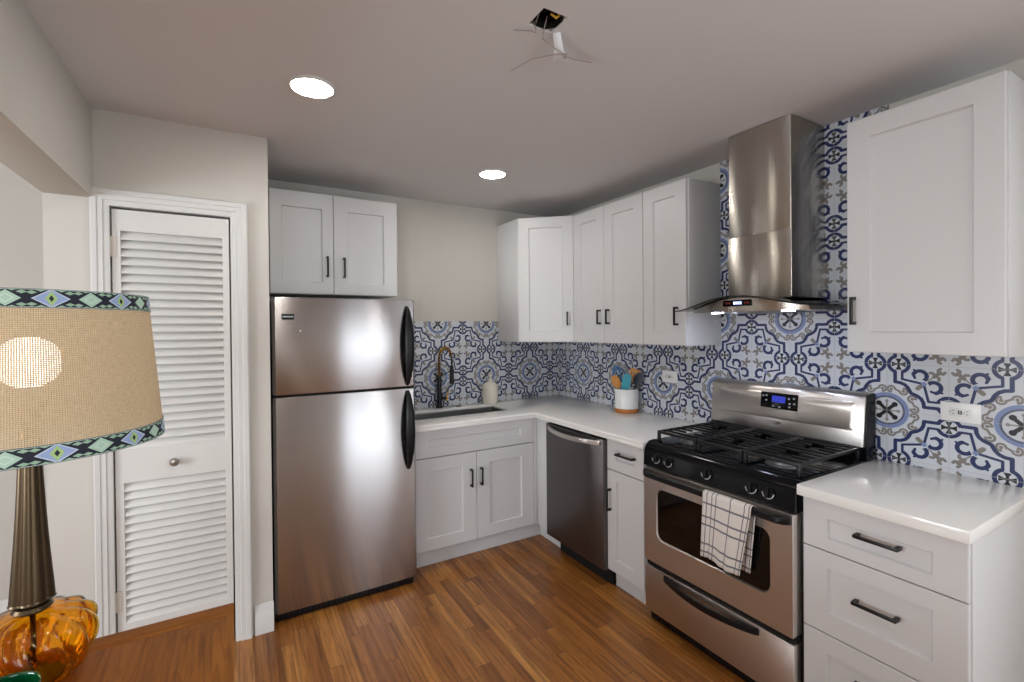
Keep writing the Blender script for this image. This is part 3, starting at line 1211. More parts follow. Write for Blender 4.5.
def fridge_door(z0, z1):
    bm = nb()
    prof = [(FX0, -.652), (FX0, -.715)]
    n = 28
    for i in range(n + 1):
        s = i / n
        x = FX0 + .014 + (FX1 - FX0 - .028) * s
        edge = min(s, 1 - s)
        y = -.7300 - .003 * (1 - (2 * s - 1) ** 2)
        prof.append((x, y))
    prof += [(FX1, -.715), (FX1, -.652)]
    prism(bm, prof, lambda p, q, s: (p, q, s), z0, z1)
    bmesh.ops.recalc_face_normals(bm, faces=bm.faces)
    es = [e for e in bm.edges if e.calc_face_angle(0) > 1.2 and abs(e.verts[0].co.z - e.verts[1].co.z) < 1e-5]
    bmesh.ops.bevel(bm, geom=es, offset=.004, segments=2, profile=.5, affect='EDGES')
    return bm


def fridge_handle(z0, z1, par):
    bm = nb()
    n = 22
    cxh = -1.594
    rings = []
    for i in range(n + 1):
        s = i / n
        wv = .009 + .018 * math.sin(PI * min(1, max(0, s))) ** .8
        z = z0 + (z1 - z0) * s
        y = -.732 - .052 * math.sin(PI * s) ** .55
        ring_ = []
        for a in range(10):
            th = 2 * PI * a / 10
            ring_.append(bm.verts.new((cxh + wv * math.cos(th), y + .013 * math.sin(th), z)))
        rings.append(ring_)
    for a, b in zip(rings, rings[1:]):
        for i in range(10):
            j = (i + 1) % 10
            bm.faces.new((a[i], a[j], b[j], b[i]))
    bm.faces.new(rings[0]); bm.faces.new(rings[-1])
    return obj('handle', bm, MPLB, par)


fd = obj('freezer_door', fridge_door(1.172, 1.678), MST_F, t, sharp=30)
fridge_handle(1.180, 1.640, fd)
bm = nb()
bx0, bx1, bz0, bz1 = -2.253, -2.195, 1.5635, 1.5915
ybd = -.7312
box(bm, bx0, bx1, ybd - .004, ybd + .006, bz0, bz1, .001)
bg = obj('badge', bm, MPLB, fd)
bm = nb()
for k in range(10):
    box(bm, bx0 + .004 + k * .0051, bx0 + .0078 + k * .0051, ybd - .0046, ybd - .0038, bz0 + .011, bz0 + .017)
obj('badge_lettering', bm, MSILV, bg)
bm = nb()
cyl(bm, (-2.166, -.7318, 1.503), (-2.166, -.7355, 1.503), .004, .003, 12)
obj('spot_sticker', bm, MPLATE, fd)
fd2 = obj('lower_door', fridge_door(.045, 1.160), MST_F, t, sharp=30)
fridge_handle(.690, 1.150, fd2)
bm = nb()
box(bm, FX0 + .003, FX1 - .02, -.716, -.641, .004, .043, .002)
for k in range(24):
    x = FX0 + .06 + k * .0265
    box(bm, x, x + .013, -.719, -.7155, .012, .032)
obj('toe_grille', bm, MPLB, t)
bm = nb()
box(bm, FX0 + .003, FX1 - .003, -.712, -.641, 1.1605, 1.1715)
obj('door_gasket', bm, MDARK, t)

# ------------------------------------------------------------------ gas range
RY0, RY1 = -1.678, -2.444     # left, right
rc = (RY0 + RY1) / 2
t = thing('gas_range', 'stainless steel and black gas range with five knobs under the hood', 'stove', (-.33, rc, 0))
bm = nb()
box(bm, -.600, -.030, RY0, RY1, .06, .896, .002)
for x in (-.58, -.08):
    for y in (RY0 - .04, RY1 + .04):
        cyl(bm, (x, y, 0), (x, y, .061), .018, seg=12)
obj('body', bm, mat('black_side_panel', (16, 16, 18), 0.4), t)
bm = nb()
box(bm, -.655, -.602, RY0 - .004, RY1 + .004, .062, .296, .006)
dr = obj('drawer', bm, MST_R, t)
bm = nb()


def bowbar(bm, y0, y1, z0, z1, xb, bow, th, sag=0.0, n=24, pw=.8):
    rings = []
    for i in range(n + 1):
        s = i / n
        k = math.sin(PI * s) ** pw
        x = xb - bow * k
        y = y0 + (y1 - y0) * s
        zs = sag * k
        rings.append([bm.verts.new(c) for c in ((x - th, y, z0 - zs), (x - th, y, z1 - zs * .3), (x, y, z1 - zs * .3 + .004), (x + th, y, z1 - zs * .3), (x + th, y, z0 - zs), (x, y, z0 - zs - .004))])
    for a, b in zip(rings, rings[1:]):
        for i in range(6):
            j = (i + 1) % 6
            bm.faces.new((a[i], a[j], b[j], b[i]))
    bm.faces.new(rings[0]); bm.faces.new(rings[-1])
    return bm


bowbar(bm, -1.815, -2.300, .264, .284, -.661, .036, .007, .012)
obj('drawer_handle', bm, MPLB, dr)
bm = nb()
box(bm, -.640, -.602, RY0 - .006, RY1 + .006, .297, .322)
obj('vent_gap', bm, MDARK, t)
bm = nb(); box(bm, -.618, -.601, RY0 - .01, RY1 + .01, .006, .061)
obj('toe_panel', bm, MPLB, t)
# oven door with window opening
wy0, wy1, wz0, wz1 = -1.764, -2.350, .445, .706
bm = nb()
outer = rr(RY1 + .004, RY0 - .004, .322, .796, .008, 3)
inner = rr(wy1, wy0, wz0, wz1, .040, 6)
xf, xi = -.660, -.6515
def ring_at(pts, x): return [bm.verts.new((x, y, z)) for y, z in pts]
def loft(a, b):
    n = len(a)
    for i in range(n):
        bm.faces.new((a[i], a[(i + 1) % n], b[(i + 1) % n], b[i]))
outer = rr(RY1 + .004, RY0 - .004, .322, .796, .008, 6)
o0, o1, o2 = ring_at(outer, -.603), ring_at(outer, xf + .003), ring_at(rr(RY1 + .006, RY0 - .006, .324, .794, .008, 6), xf)
i0, i1 = ring_at(inner, xf), ring_at(rr(wy1 + .004, wy0 - .004, wz0 + .004, wz1 - .004, .038, 6), xi)
loft(o0, o1); loft(o1, o2); loft(o2, i0); loft(i0, i1)
bm.faces.new(o0); bm.faces.new(i1)
od = obj('oven_door', bm, MST_R, t)
bm = nb()
prism(bm, rr(wy1 + .005, wy0 - .005, wz0 + .005, wz1 - .005, .036, 6), lambda p, q, s: (s, p, q), -.6513, -.6535)
obj('oven_window', bm, MGLASSB, od)
bm = nb()
# full-width black handle just below the control panel
rings = []
n = 40
for i in range(n + 1):
    s = i / n
    y = RY0 - .012 + (RY1 + .024 - RY0) * s
    e = min(1, min(s, 1 - s) / .05)
    x = -.662 - .030 * (e ** .5)
    hh = .017
    rings.append([bm.verts.new((x + a, y, .772 + b)) for a, b in ((-.010, -hh * .6), (-.010, hh * .6), (-.002, hh), (.008, hh * .8), (.008, -hh * .8), (-.002, -hh))])
for a, b in zip(rings, rings[1:]):
    for i in range(6):
        j = (i + 1) % 6
        bm.faces.new((a[i], a[j], b[j], b[i]))
bm.faces.new(rings[0]); bm.faces.new(rings[-1])
obj('oven_handle', bm, MPLB, od)
# control panel
bm = nb()
prof = [(-.60, .800), (-.652, .800), (-.656, .806), (-.650, .880), (-.640, .902), (-.618, .918), (-.585, .923), (-.585, .80)]
prism(bm, prof, lambda p, q, s: (p, s, q), RY0, RY1)
obj('control_panel', bm, MGLB, t)
cpn = Vector((-.075, 0, -.006)).normalized()
for y in (-1.765, -1.841, -2.057, -2.271, -2.343):
    bm = nb()
    c0 = Vector((-.652, y, .852))
    Nn = Vector((-1, 0, .09)).normalized()
    cyl(bm, c0 - Nn * .004, c0 + Nn * .010, .0225, .021, 24)
    U = Vector((0, 1, 0)); Vv = Nn.cross(U)
    if Vv.z < 0: Vv = -Vv
    obox(bm, c0, U, Vv, Nn, -.005, .005, -.018, .018, .008, .022, .002)
    kb = obj('knob', bm, MPLB, t)
    bm = nb()
    pts = [c0 + Nn * .0095 + (U * math.cos(a) + Vv * math.sin(a)) * .0235 for a in [math.radians(185 + 170 * i / 16) for i in range(17)]]
    tube(bm, pts, .0022, 6)
    obj('dial_mark', bm, MSILV, kb)
# cooktop
bm = nb()
box(bm, -.6165, -.070, RY0 + .003, RY1 - .003, .893, .922, .006)
obj('cooktop', bm, MGLB, t)
for (bx, by, br) in ((-.46, -1.83, .045), (-.20, -1.83, .036), (-.46, -2.29, .050), (-.20, -2.29, .036), (-.33, -2.06, .040)):
    bm = nb()
    lathe(bm, [(0, .9215), (br + .022, .9215), (br + .020, .926), (br + .004, .928), (br, .940), (0, .940)], bx, by, 32)
    bo = obj('burner', bm, mat('burner_aluminium', (120, 120, 124), 0.4, .8) if not bpy.data.materials.get('burner_aluminium') else bpy.data.materials['burner_aluminium'], t)
    bm = nb()
    lathe(bm, [(0, .9402), (br - .006, .9402), (br - .002, .944), (br - .006, .950), (0, .952)], bx, by, 32)
    obj('burner_cap', bm, MIRON, bo)
gz = .972
for (y0, y1) in ((-1.700, -1.940), (-1.945, -2.177), (-2.182, -2.424)):
    bm = nb()
    xa, xb = -.575, -.108
    for y in (y0, y1):
        s = 1 if y == y0 else -1
        box(bm, xa, xb, y - .011 * (s == 1), y + .011 * (s == -1), gz - .014, gz, .003)
    for x in (xa, xb):
        box(bm, x - .006, x + .006, y0, y1, gz - .014, gz, .003)
    nbar = 9
    for k in range(1, nbar):
        x = xa + (xb - xa) * k / nbar
        if k in (2, 3, 6, 7):
            g = .026 if k in (2, 7) else .030
            ym = (y0 + y1) / 2
            box(bm, x - .0045, x + .0045, y0 - .008, ym + g, gz - .012, gz - .001, .002)
            box(bm, x - .0045, x + .0045, ym - g, y1 + .008, gz - .012, gz - .001, .002)
        else:
            box(bm, x - .0045, x + .0045, y0 - .008, y1 + .008, gz - .012, gz - .001, .002)
    for x in (xa, xb):
        for y in (y0 - .008, y1 + .008):
            box(bm, x - .007, x + .007, y - .007, y + .007, .9215, gz - .010, .002)
    obj('grate', bm, MIRON, t)
# backguard
bm = nb()
BX = -.105
prof = [(-.018, .900), (BX, .900), (BX, .972), (-.018, .972)]
prism(bm, prof, lambda p, q, s: (p, s, q), RY0 + .012, RY1 - .004)
obj('backguard_base', bm, MGLB, t)
bm = nb()
face = [(BX, .9725), (BX + .006, 1.06), (BX + .020, 1.180), (BX + .034, 1.202), (BX + .050, 1.208), (-.020, 1.208), (-.020, .9725)]
prism(bm, face, lambda p, q, s: (p, s, q), RY0 + .012, RY1 + .008)
bev_sharp(bm, .003, 2)
bgd = obj('backguard', bm, MST_R, t, sharp=50)
bm = nb()
prism(bm, [(BX + .012, .94), (BX + .030, 1.20), (-.020, 1.206), (-.020, .94)], lambda p, q, s: (p, s, q), RY1 + .0078, RY1 - .0025)
obj('end_cap', bm, MPLB, t)
bd0, bd1 = Vector((BX + .006, 0, 1.06)), Vector((BX + .020, 0, 1.180))
Vb = (bd1 - bd0).normalized()
Nb = Vector((-Vb.z, 0, Vb.x))
bm = nb()
ob = Vector((BX + .0062, 0, 1.06)) + Nb * .0
pp = rr(RY1 + .045, RY0 - .030, -.022, .108, .018, 5)
P0 = [bm.verts.new(ob + Vector((0, p, 0)) + Vb * q - Nb * .002) for p, q in pp]
P1 = [bm.verts.new(ob + Vector((0, p, 0)) + Vb * q + Nb * .0005) for p, q in pp]
P2 = [bm.verts.new(ob + Vector((0, p, 0)) + Vb * q + Nb * .0045) for p, q in rr(RY1 + .055, RY0 - .040, -.014, .100, .016, 5)]
loft(P0, P1); loft(P1, P2)
bm.faces.new(P2); bm.faces.new(P0)
obj('embossed_panel', bm, MST_R, bgd, sharp=50)


def on_bg(bm, y0, y1, v0, v1, n0, n1, bev=0):
    return obox(bm, ob, Vector((0, -1, 0)), Vb, Nb, -y0, -y1, v0, v1, n0, n1, bev)


bm = nb(); on_bg(bm, -1.962, -2.152, .028, .108, .003, .0068, .001)
dp = obj('control_display', bm, MGLB, bgd)
bm = nb(); on_bg(bm, -2.022, -2.090, .060, .092, .0066, .0072)
obj('blue_screen', bm, mat('blue_display', (20, 24, 90), 0.3, emit=(40, 60, 220), estr=.55), dp)
MBTN = mat('button_print', (150, 152, 156), 0.5)
for (y, v) in ((-1.975, .088), (-1.992, .090), (-1.992, .066), (-2.030, .040), (-2.062, .038), (-2.108, .084), (-2.132, .088), (-2.112, .060), (-2.135, .062), (-2.112, .044)):
    bm = nb(); on_bg(bm, y + .005, y - .005, v - .004, v + .004, .0066, .0071)
    obj('button', bm, MBTN, dp)
bm = nb()
pts = [(math.cos(2 * PI * i / 28) * .022, math.sin(2 * PI * i / 28) * .0075) for i in range(28)]
prism(bm, pts, lambda p, q, s: Vector((BX + .003, -2.056 + p, 1.018 + q)) + Vector((-1, 0, .06)) * s, 0, .005)
obj('oval_badge', bm, MCHR, bgd)

# towel on the oven handle
t_top, xh = .800, -.702
bm = nb()
uvl = bm.loops.layers.uv.new('UV')
ty0, ty1 = -2.078, -2.302
path = []
for i in range(15):
    path.append((-.6745 - .003 * (i / 14), .505 + (.772 - .505) * i / 14))
for i in range(1, 10):
    a = PI - PI * i / 10
    path.append((-.6985 - .0 + .0165 * math.cos(a) * -1 * -1, .779 + .0165 * math.sin(a)))
path = path[:15]
for i in range(0, 11):
    a = PI * i / 10
    path.append((-.6930 + .0155 * math.cos(a), .7765 + .0155 * math.sin(a)))
for i in range(1, 25):
    s = i / 24
    path.append((-.7085 - .004 * s, .7765 - .268 * s))
ln = [0]
for a, b in zip(path, path[1:]):
    ln.append(ln[-1] + math.hypot(a[0] - b[0], a[1] - b[1]))
nx = 26
grid = []
for j, (x, z) in enumerate(path):
    row = []
    for i in range(nx + 1):
        s = i / nx
        y = ty0 + (ty1 - ty0) * s
        f = max(0, (ln[j] - ln[26]) / (ln[-1] - ln[26])) if j > 25 else 0
        wob = .006 * f * math.sin(s * 9 + 1.0) + .004 * f * math.sin(s * 21)
        lift = -.020 * f * (1 - s) * 0 - .022 * f * math.sin(PI * .5 * s) ** 2 * .6
        zz_ = z + (lift if j > 25 else 0) + .004 * math.sin(s * 7) * f
        sh = -.006 * f
        if j < 15:
            g = 1 - ln[j] / max(ln[14], 1e-6)
            y += -.006 * g + .034 * g * s
            wob = .0
        else:
            y += .042 * f * s
        row.append(bm.verts.new((x - abs(wob) * 1.0, y - sh, zz_)))
    grid.append(row)
for j in range(len(grid) - 1):
    for i in range(nx):
        f = bm.faces.new((grid[j][i], grid[j][i + 1], grid[j + 1][i + 1], grid[j + 1][i]))
        for lp, (ii, jj) in zip(f.loops, ((i, j), (i + 1, j), (i + 1, j + 1), (i, j + 1))):
            lp[uvl].uv = (ii / nx, ln[jj] / ln[-1])
tw = obj('dish_towel', bm, towel_mat(), origin=(-.70, -2.2, .78), sharp=80)
tag(tw, 'cream dish towel with thin navy checks hanging over the oven handle', 'towel')
sm = tw.modifiers.new('thickness', 'SOLIDIFY'); sm.thickness = .003; sm.offset = 1

# ------------------------------------------------------------------ range hood
hc_ = -2.078
t = thing('range_hood', 'stainless steel chimney range hood with a curved glass canopy above the gas range', 'range hood', (-.2, hc_, 1.575))
bm = nb()
box(bm, -.298, -.009, -1.922, -2.235, 1.950, H - .004, .002)
obj('chimney_upper', bm, MST_H, t)
bm = nb()
box(bm, -.301, -.009, -1.919, -2.238, 1.640, 1.9505, .002)
obj('chimney_lower', bm, MST_H, t)


def arch(dy, hw=.385, z0=1.598, rise=.056):
    k = min(1, abs(dy) / hw)
    return z0 + rise * (math.cos(PI * k) + 1) / 2 if True else 0


bm = nb()
nY, nX = 40, 12
hw = .385
top, bot = {}, {}
for i in range(nY + 1):
    dy = -hw + 2 * hw * i / nY
    xf = -.500 + .075 * (abs(dy) / hw) ** 2.2 * (1 if dy > 0 else 1)
    for j in range(nX + 1):
        x = -.012 + (xf + .012) * j / nX
        z = arch(dy) - .004 * (j / nX)
        top[i, j] = bm.verts.new((x, hc_ - dy, z))
        bot[i, j] = bm.verts.new((x, hc_ - dy, z - .006))
for i in range(nY):
    for j in range(nX):
        bm.faces.new((top[i, j], top[i + 1, j], top[i + 1, j + 1], top[i, j + 1]))
        bm.faces.new((bot[i, j], bot[i, j + 1], bot[i + 1, j + 1], bot[i + 1, j]))
for i in range(nY):
    bm.faces.new((top[i, nX], top[i + 1, nX], bot[i + 1, nX], bot[i, nX]))
    bm.faces.new((top[i, 0], bot[i, 0], bot[i + 1, 0], top[i + 1, 0]))
for j in range(nX):
    bm.faces.new((top[0, j], top[0, j + 1], bot[0, j + 1], bot[0, j]))
    bm.faces.new((top[nY, j], bot[nY, j], bot[nY, j + 1], top[nY, j + 1]))
MGLS = bpy.data.materials.new('canopy_glass')
MGLS.use_nodes = True
nt = MGLS.node_tree
tr, gl, mx, fr_ = nt.nodes.new('ShaderNodeBsdfTransparent'), nt.nodes.new('ShaderNodeBsdfGlossy'), nt.nodes.new('ShaderNodeMixShader'), nt.nodes.new('ShaderNodeFresnel')
tr.inputs[0].default_value = (.86, .90, .90, 1)
gl.inputs['Roughness'].default_value = .03
fr_.inputs[0].default_value = 1.45
nt.links.new(fr_.outputs[0], mx.inputs[0])
nt.links.new(tr.outputs[0], mx.inputs[1]); nt.links.new(gl.outputs[0], mx.inputs[2])
nt.links.new(mx.outputs[0], nt.nodes['Material Output'].inputs[0])
cg = obj('glass_canopy', bm, MGLS, t)
bm = nb()
pts = [(-.500 + .075 * (abs(-hw + 2 * hw * i / 40) / hw) ** 2.2 - .001, hc_ - (-hw + 2 * hw * i / 40), arch(-hw + 2 * hw * i / 40) - .007) for i in range(41)]
tube(bm, pts, .0034, 8)
obj('glass_edge', bm, mat('dark_glass_edge', (22, 26, 28), 0.15), cg)
# steel body under the glass
bm = nb()
hb = .290
A, B = [], []
nS = 20
top_, bot_ = [], []
for i in range(nS + 1):
    dy = -hb + 2 * hb * i / nS
    xf = -.455 + .05 * (abs(dy) / hb) ** 2.4
    zt_ = arch(dy) - .0075
    top_.append((bm.verts.new((-.012, hc_ - dy, zt_)), bm.verts.new((xf + .02, hc_ - dy, zt_)), bm.verts.new((xf, hc_ - dy, zt_ - .006))))
    bot_.append((bm.verts.new((-.012, hc_ - dy, 1.577)), bm.verts.new((xf + .006, hc_ - dy, 1.577))))
for i in range(nS):
    a, b = top_[i], top_[i + 1]
    c_, d_ = bot_[i], bot_[i + 1]
    bm.faces.new((a[0], b[0], b[1], a[1]))
    bm.faces.new((a[1], b[1], b[2], a[2]))
    bm.faces.new((a[2], b[2], d_[1], c_[1]))
    bm.faces.new((c_[0], c_[1], d_[1], d_[0]))
    bm.faces.new((a[0], c_[0], d_[0], b[0]))
for k in (0, nS):
    bm.faces.new((top_[k][0], top_[k][1], top_[k][2], bot_[k][1], bot_[k][0]))
hbdy = obj('canopy_body', bm, MST_H, t, sharp=40)
bm = nb()
box(bm, -.4575, -.448, -2.000, -2.142, 1.602, 1.630, .001)
cp = obj('control_strip', bm, MGLB, hbdy)
bm = nb()
for k in range(4):
    box(bm, -.4582, -.4572, -2.056 - k * .011, -2.063 - k * .011, 1.610, 1.623)
obj('clock_digits', bm, mat('hood_clock', (200, 210, 255), 0.4, emit=(190, 205, 255), estr=2.2), cp)
MBTR = mat('hood_button_red', (150, 40, 36), 0.5)
for y in (-2.020, -2.034, -2.116, -2.129):
    bm = nb(); box(bm, -.4582, -.4572, y + .004, y - .004, 1.613, 1.620)
    obj('button', bm, MBTR, cp)
for y in (-1.90, -2.256):
    bm = nb()
    cyl(bm, (-.36, y, 1.5775), (-.36, y, 1.574), .026, .026, 24)
    obj('hood_lamp', bm, MLEDH, hbdy)
bm = nb()
for k in range(2):
    y0 = hc_ + .13 - k * .135
    box(bm, -.32, -.08, y0, y0 - .125, 1.573, 1.5775, .001)
obj('grease_filter', bm, MST_S, hbdy)


# ------------------------------------------------------------------ outlets
def outlet(yc, zc, label, w=.122, h=.076, two=False):
    t = thing('wall_outlet', label, 'outlet', (-.008, yc, zc))
    bm = nb(); box(bm, -.0145, -.0082, yc - w / 2, yc + w / 2, zc - h / 2, zc + h / 2, .002)
    pl = obj('plate', bm, MPLATE, t)
    bm = nb(); box(bm, -.0165, -.0143, yc - .034, yc + .034, zc - .0165, zc + .0165, .001)
    ins = obj('receptacle', bm, mat('receptacle_white', (216, 216, 214), 0.4) if not bpy.data.materials.get('receptacle_white') else bpy.data.materials['receptacle_white'], t)
    bm = nb()
    for s in (-1, 1):
        for dz in (-.006, .006):
            box(bm, -.0168, -.0164, yc + s * .021 - .004, yc + s * .021 + .004, zc + dz - .0011, zc + dz + .0011)
        cyl(bm, (-.0164, yc + s * .021 + .009, zc), (-.0168, yc + s * .021 + .009, zc), .0022, seg=10)
    box(bm, -.0170, -.0164, yc - .006, yc - .001, zc - .008, zc + .008)
    box(bm, -.0170, -.0164, yc + .001, yc + .006, zc - .008, zc + .008)
    obj('slots', bm, mat('slot_dark', (70, 70, 72), 0.6) if not bpy.data.materials.get('slot_dark') else bpy.data.materials['slot_dark'], ins)


outlet(-2.731, 1.163, 'white outlet plate on the tiles under the wide right wall cabinet')
outlet(-1.283, 1.180, 'white outlet plate on the tiles between the crock and the range')


# ------------------------------------------------------------------ ceiling fixtures
def downlight(x, y, label):
    t = thing('recessed_light', label, 'ceiling light', (x, y, H - .008), 'recessed ceiling lights')
    bm = nb()
    lathe(bm, [(.076, H - .006), (.078, H - .009), (.086, H - .006), (.089, H - .0002), (.076, H - .0002)], x, y, 48, closed=True)
    obj('trim_ring', bm, MTRIM, t)
    bm = nb()
    cyl(bm, (x, y, H - .0007), (x, y, H - .0075), .0755, .0755, 48)
    obj('diffuser', bm, MLED, t)


downlight(-2.188, -1.424, 'lit round recessed ceiling light nearer the camera above the refrigerator front')
downlight(-1.073, -.834, 'lit round recessed ceiling light farther back above the sink')
downlight(-2.188, -3.9, 'added unseen ceiling light behind the camera, on the table side')  # extra light, put in out of view to brighten the room
downlight(-.9, -3.9, 'added unseen ceiling light behind the camera, on the counter side')  # second unseen extra, also there to brighten the room

# open junction box
t = thing('junction_box', 'open ceiling junction box with loose bare wires and a white paper tag', 'junction box', (-1.61, -2.217, H))
bm = nb()
w8 = .043
oc = [(-1.61 + w8 * math.cos(math.radians(22.5 + 45 * i)) / math.cos(math.radians(22.5)), -2.217 + w8 * math.sin(math.radians(22.5 + 45 * i)) / math.cos(math.radians(22.5))) for i in range(8)]
A = [bm.verts.new((x, y, H + .003)) for x, y in oc]
B = [bm.verts.new((x, y, H + .050)) for x, y in oc]
A2 = [bm.verts.new((-1.61 + (x + 1.61) * .95, -2.217 + (y + 2.217) * .95, H + .003)) for x, y in oc]
B2 = [bm.verts.new((-1.61 + (x + 1.61) * .95, -2.217 + (y + 2.217) * .95, H + .046)) for x, y in oc]
for P, Q in ((A, B), (A2, B2), (A, A2)):
    for i in range(8):
        j = (i + 1) % 8
        bm.faces.new((P[i], P[j], Q[j], Q[i]))
bm.faces.new(B); bm.faces.new(B2)
obj('box', bm, mat('dark_steel_box', (26, 24, 18), 0.6, .5), t)
jb = lambda px_, py_, z: (px_, py_, z)
MWIRE = mat('grey_wire', (150, 138, 132), 0.5)
MWY = mat('yellow_wire', (214, 168, 60), 0.5)
bm = nb(); tube(bm, [(-1.59, -2.236, H + .03), (-1.583, -2.243, H + .012), (-1.592, -2.238, H + .004), (-1.603, -2.226, H + .02)], .004, 8)
obj('yellow_wire', bm, MWY, t)
bm = nb(); tube(bm, [(-1.63, -2.20, H + .03), (-1.632, -2.178, H + .004), (-1.617, -2.160, H - .008), (-1.641, -2.163, H - .010), (-1.685, -2.134, H - .006)], .0020, 6)
obj('black_wire', bm, MWIRE, t)
bm = nb(); tube(bm, [(-1.60, -2.20, H + .03), (-1.598, -2.178, H - .002), (-1.585, -2.151, H - .012), (-1.540, -2.152, H - .030), (-1.497, -2.154, H - .041)], .0018, 6)
tube(bm, [(-1.495, -2.153, H - .042), (-1.46, -2.150, H - .044), (-1.387, -2.16, H - .040)], .0016, 6)
tube(bm, [(-1.495, -2.153, H - .042), (-1.519, -2.148, H - .040), (-1.574, -2.068, H - .035), (-1.593, -1.959, H - .030)], .0016, 6)
lathe(bm, [(0, H - .050), (.006, H - .048), (.008, H - .040), (0, H - .034)], -1.495, -2.152, 12)
obj('bare_wires', bm, MWIRE, t)
bm = nb()
P = [Vector(p) for p in ((-1.563, -2.179, H - .002), (-1.545, -2.195, H - .002), (-1.506, -2.158, H - .028), (-1.463, -2.131, H - .043), (-1.508, -2.094, H - .043), (-1.530, -2.140, H - .024))]
vs_ = [bm.verts.new(p) for p in P]
ctr = bm.verts.new(sum(P, Vector()) / 6 + Vector((0, 0, -.001)))
for i in range(6):
    bm.faces.new((vs_[i], vs_[(i + 1) % 6], ctr))
o = obj('paper_tag', bm, mat('white_paper', (232, 234, 236), 0.8), t, sharp=80)
sm = o.modifiers.new('thickness', 'SOLIDIFY'); sm.thickness = .001

# ------------------------------------------------------------------ table and lamp
TZ = .75
TX1, TY1 = -2.473, -1.900
TX0, TY0 = -3.40, -3.05
t = thing('dining_table', 'reddish brown wooden table with a breadboard end in the foreground', 'table', ((TX0 + TX1) / 2, (TY0 + TY1) / 2, 0))
MT1, MT2 = wood_top('table_planks', 'y'), wood_top('table_breadboard', 'x')
bm = nb()
box(bm, TX0, TX1, TY0 + .062, TY1 - .0625, TZ - .034, TZ, .002)
obj('tabletop', bm, MT1, t)
for y0, y1 in ((TY1 - .062, TY1), (TY0, TY0 + .0615)):
    bm = nb(); box(bm, TX0, TX1, y0, y1, TZ - .034, TZ, .003)
    obj('breadboard_end', bm, MT2, t)
bm = nb()
box(bm, TX0 + .07, TX1 - .07, TY1 - .09, TY1 - .07, TZ - .13, TZ - .0345)
box(bm, TX0 + .07, TX1 - .07, TY0 + .07, TY0 + .09, TZ - .13, TZ - .0345)
box(bm, TX0 + .07, TX0 + .09, TY0 + .09, TY1 - .09, TZ - .13, TZ - .0345)
box(bm, TX1 - .09, TX1 - .07, TY0 + .09, TY1 - .09, TZ - .13, TZ - .0345)
obj('apron', bm, MT1, t)
for x in (TX0 + .09, TX1 - .09):
    for y in (TY0 + .09, TY1 - .09):
        bm = nb()
        cyl(bm, (x, y, 0), (x, y, TZ - .0345), .022 * 1.414, .032 * 1.414, 4)
        bmesh.ops.rotate(bm, verts=bm.verts, cent=(x, y, 0), matrix=Matrix.Rotation(PI / 4, 3, 'Z'))
        obj('leg', bm, MT1, t)

lx, ly = -2.850, -2.015
t = thing('table_lamp', 'table lamp with amber glass base and burlap drum shade on the wooden table', 'lamp', (lx, ly, TZ))
MAMB = bpy.data.materials.new('amber_glass')
MAMB.use_nodes = True
p = MAMB.node_tree.nodes['Principled BSDF']
p.inputs['Base Color'].default_value = lin((255, 206, 80))
p.inputs['Transmission Weight'].default_value = 1.0
p.inputs['Roughness'].default_value = .03
p.inputs['IOR'].default_value = 1.35
bm = nb()
op = [(.055, .7505), (.078, .762), (.094, .79), (.1035, .825), (.104, .856), (.094, .880), (.070, .893), (.030, .902), (.020, .906)]
ip = [(r - .005, z + (.004 if i == 0 else 0)) for i, (r, z) in enumerate(op)]
def subdiv(pr_, n=4):
    out = []
    for i in range(len(pr_) - 1):
        p0, p1, p2, p3 = pr_[max(i - 1, 0)], pr_[i], pr_[i + 1], pr_[min(i + 2, len(pr_) - 1)]
        for k in range(n):
            s = k / n
            out.append(tuple(.5 * ((2 * b) + (-a + c) * s + (2 * a - 5 * b + 4 * c - d) * s * s + (-a + 3 * b - 3 * c + d) * s ** 3) for a, b, c, d in zip(p0, p1, p2, p3)))
    out.append(pr_[-1])
    return out
op2, ip2 = subdiv(op), subdiv(ip)
lathe(bm, op2 + ip2[::-1], lx, ly, 120, 12, .15, 5.0, closed=True)
obj('glass_base', bm, MAMB, t, sharp=80)
bm = nb()
cyl(bm, (lx, ly, .752), (lx, ly, .906), .005, seg=12)
lathe(bm, [(0, .7502), (.052, .7502), (.050, .756), (.006, .758)], lx, ly, 32)
obj('center_rod', bm, MBRONZE, t)
bm = nb()
lathe(bm, [(0, .905), (.030, .905), (.034, .910), (.030, .917), (.020, .920), (.022, .926), (0, .926)], lx, ly, 40)
obj('collar', bm, MBRONZE, t)
bm = nb()
lathe(bm, subdiv([(.0, .926), (.0345, .926), (.0355, .931), (.0345, .950), (.027, 1.06), (.021, 1.18), (.018, 1.27), (.018, 1.28), (0, 1.28)], 3), lx, ly, 80, 5, .14)
obj('neck', bm, MBRONZE, t, sharp=80)
bm = nb()
cyl(bm, (lx, ly, 1.28), (lx, ly, 1.345), .017, seg=20)
so = obj('socket', bm, MBRASS, t)
bm = nb()
lathe(bm, [(.012, 1.345), (.016, 1.36), (.022, 1.385), (.026, 1.392), (0, 1.393)], lx, ly, 32)
bb = obj('bulb_base', bm, MPLATE, so)
bm = nb()
lathe(bm, [(.056 * math.sin(PI * i / 16), 1.4455 - .056 * math.cos(PI * i / 16)) for i in range(17)], lx, ly, 32)
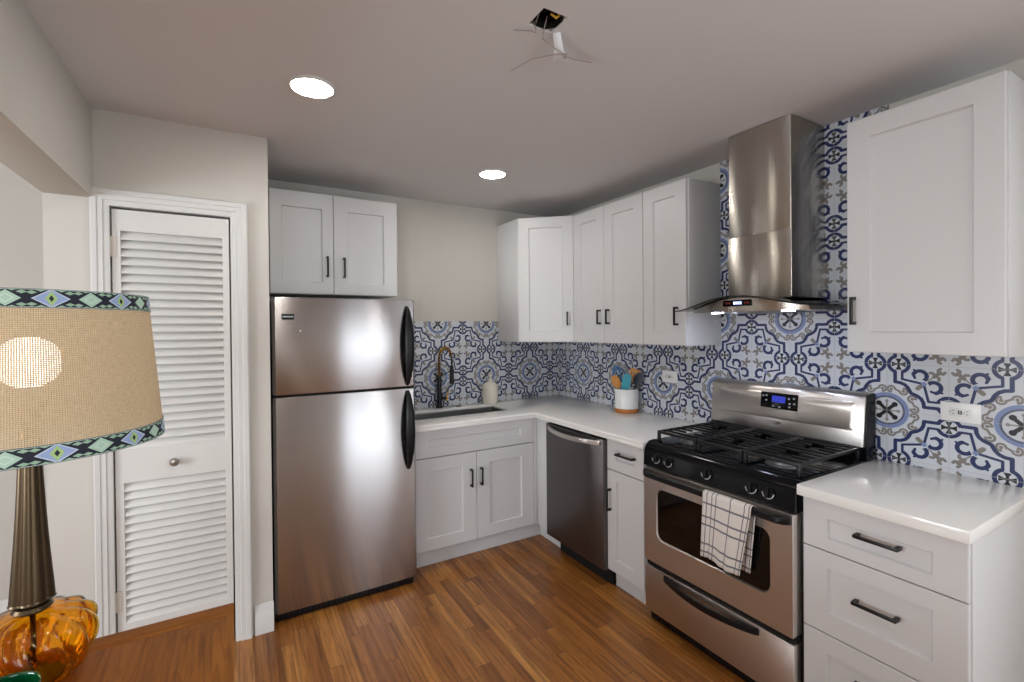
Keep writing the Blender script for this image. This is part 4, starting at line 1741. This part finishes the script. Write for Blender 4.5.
obj('bulb', bm, mat('lit_bulb', (255, 248, 236), 0.4, emit=(255, 242, 230), estr=7.0), so)
# shade
ZS0, ZS1, RS0, RS1 = 1.265, 1.592, .236, .2085
bm = nb()
lathe(bm, [(RS0, ZS0), (RS1, ZS1), (RS1 - .0025, ZS1), (RS0 - .0025, ZS0)], lx, ly, 96, closed=True)
# finer rings so the cloth shades smoothly
sh = obj('lamp_shade', bm, burlap(lx, ly), t)
hb_ = .036
for z0, nm in ((ZS0 - .001, 'lower'), (ZS1 + .001 - hb_, 'upper')):
    bm = nb()
    rz = lambda z: RS0 + (RS1 - RS0) * (z - ZS0) / (ZS1 - ZS0)
    lathe(bm, [(rz(z0) + .0015, z0), (rz(z0 + hb_) + .0015, z0 + hb_), (rz(z0 + hb_) + .0003, z0 + hb_), (rz(z0) + .0003, z0)], lx, ly, 96, closed=True)
    obj('trim_band', bm, ribbon('woven_ribbon_' + nm, z0 + hb_ / 2 - TZ, hb_), sh)
bm = nb()
for k in range(3):
    a = 2 * PI * k / 3 + .4
    tube(bm, [(lx, ly, 1.545), (lx + (RS1 - .004) * math.cos(a), ly + (RS1 - .004) * math.sin(a), 1.585)], .002, 6)
tube(bm, [(lx + .017, ly, 1.345), (lx + .055, ly, 1.40), (lx + .055, ly, 1.49), (lx, ly, 1.545), (lx - .055, ly, 1.49), (lx - .055, ly, 1.40), (lx - .017, ly, 1.345)], .002, 6)
obj('harp', bm, MBRASS, sh)

# green glass dish at the edge of the frame
gx, gy = -2.850, -2.188
bm = nb()
lathe(bm, subdiv([(.0, TZ + .0005), (.030, TZ + .0005), (.034, TZ + .004), (.050, TZ + .040), (.056, TZ + .082), (.053, TZ + .0825), (.046, TZ + .041), (.028, TZ + .007), (0, TZ + .006)], 3), gx, gy, 48)
gd = obj('glass_dish', bm, mat('dark_green_glass', (6, 64, 34), 0.06, spec=.6, coat=.3), origin=(gx, gy, TZ), sharp=80)
tag(gd, 'small dark green glass dish in front of the lamp base on the table', 'dish')
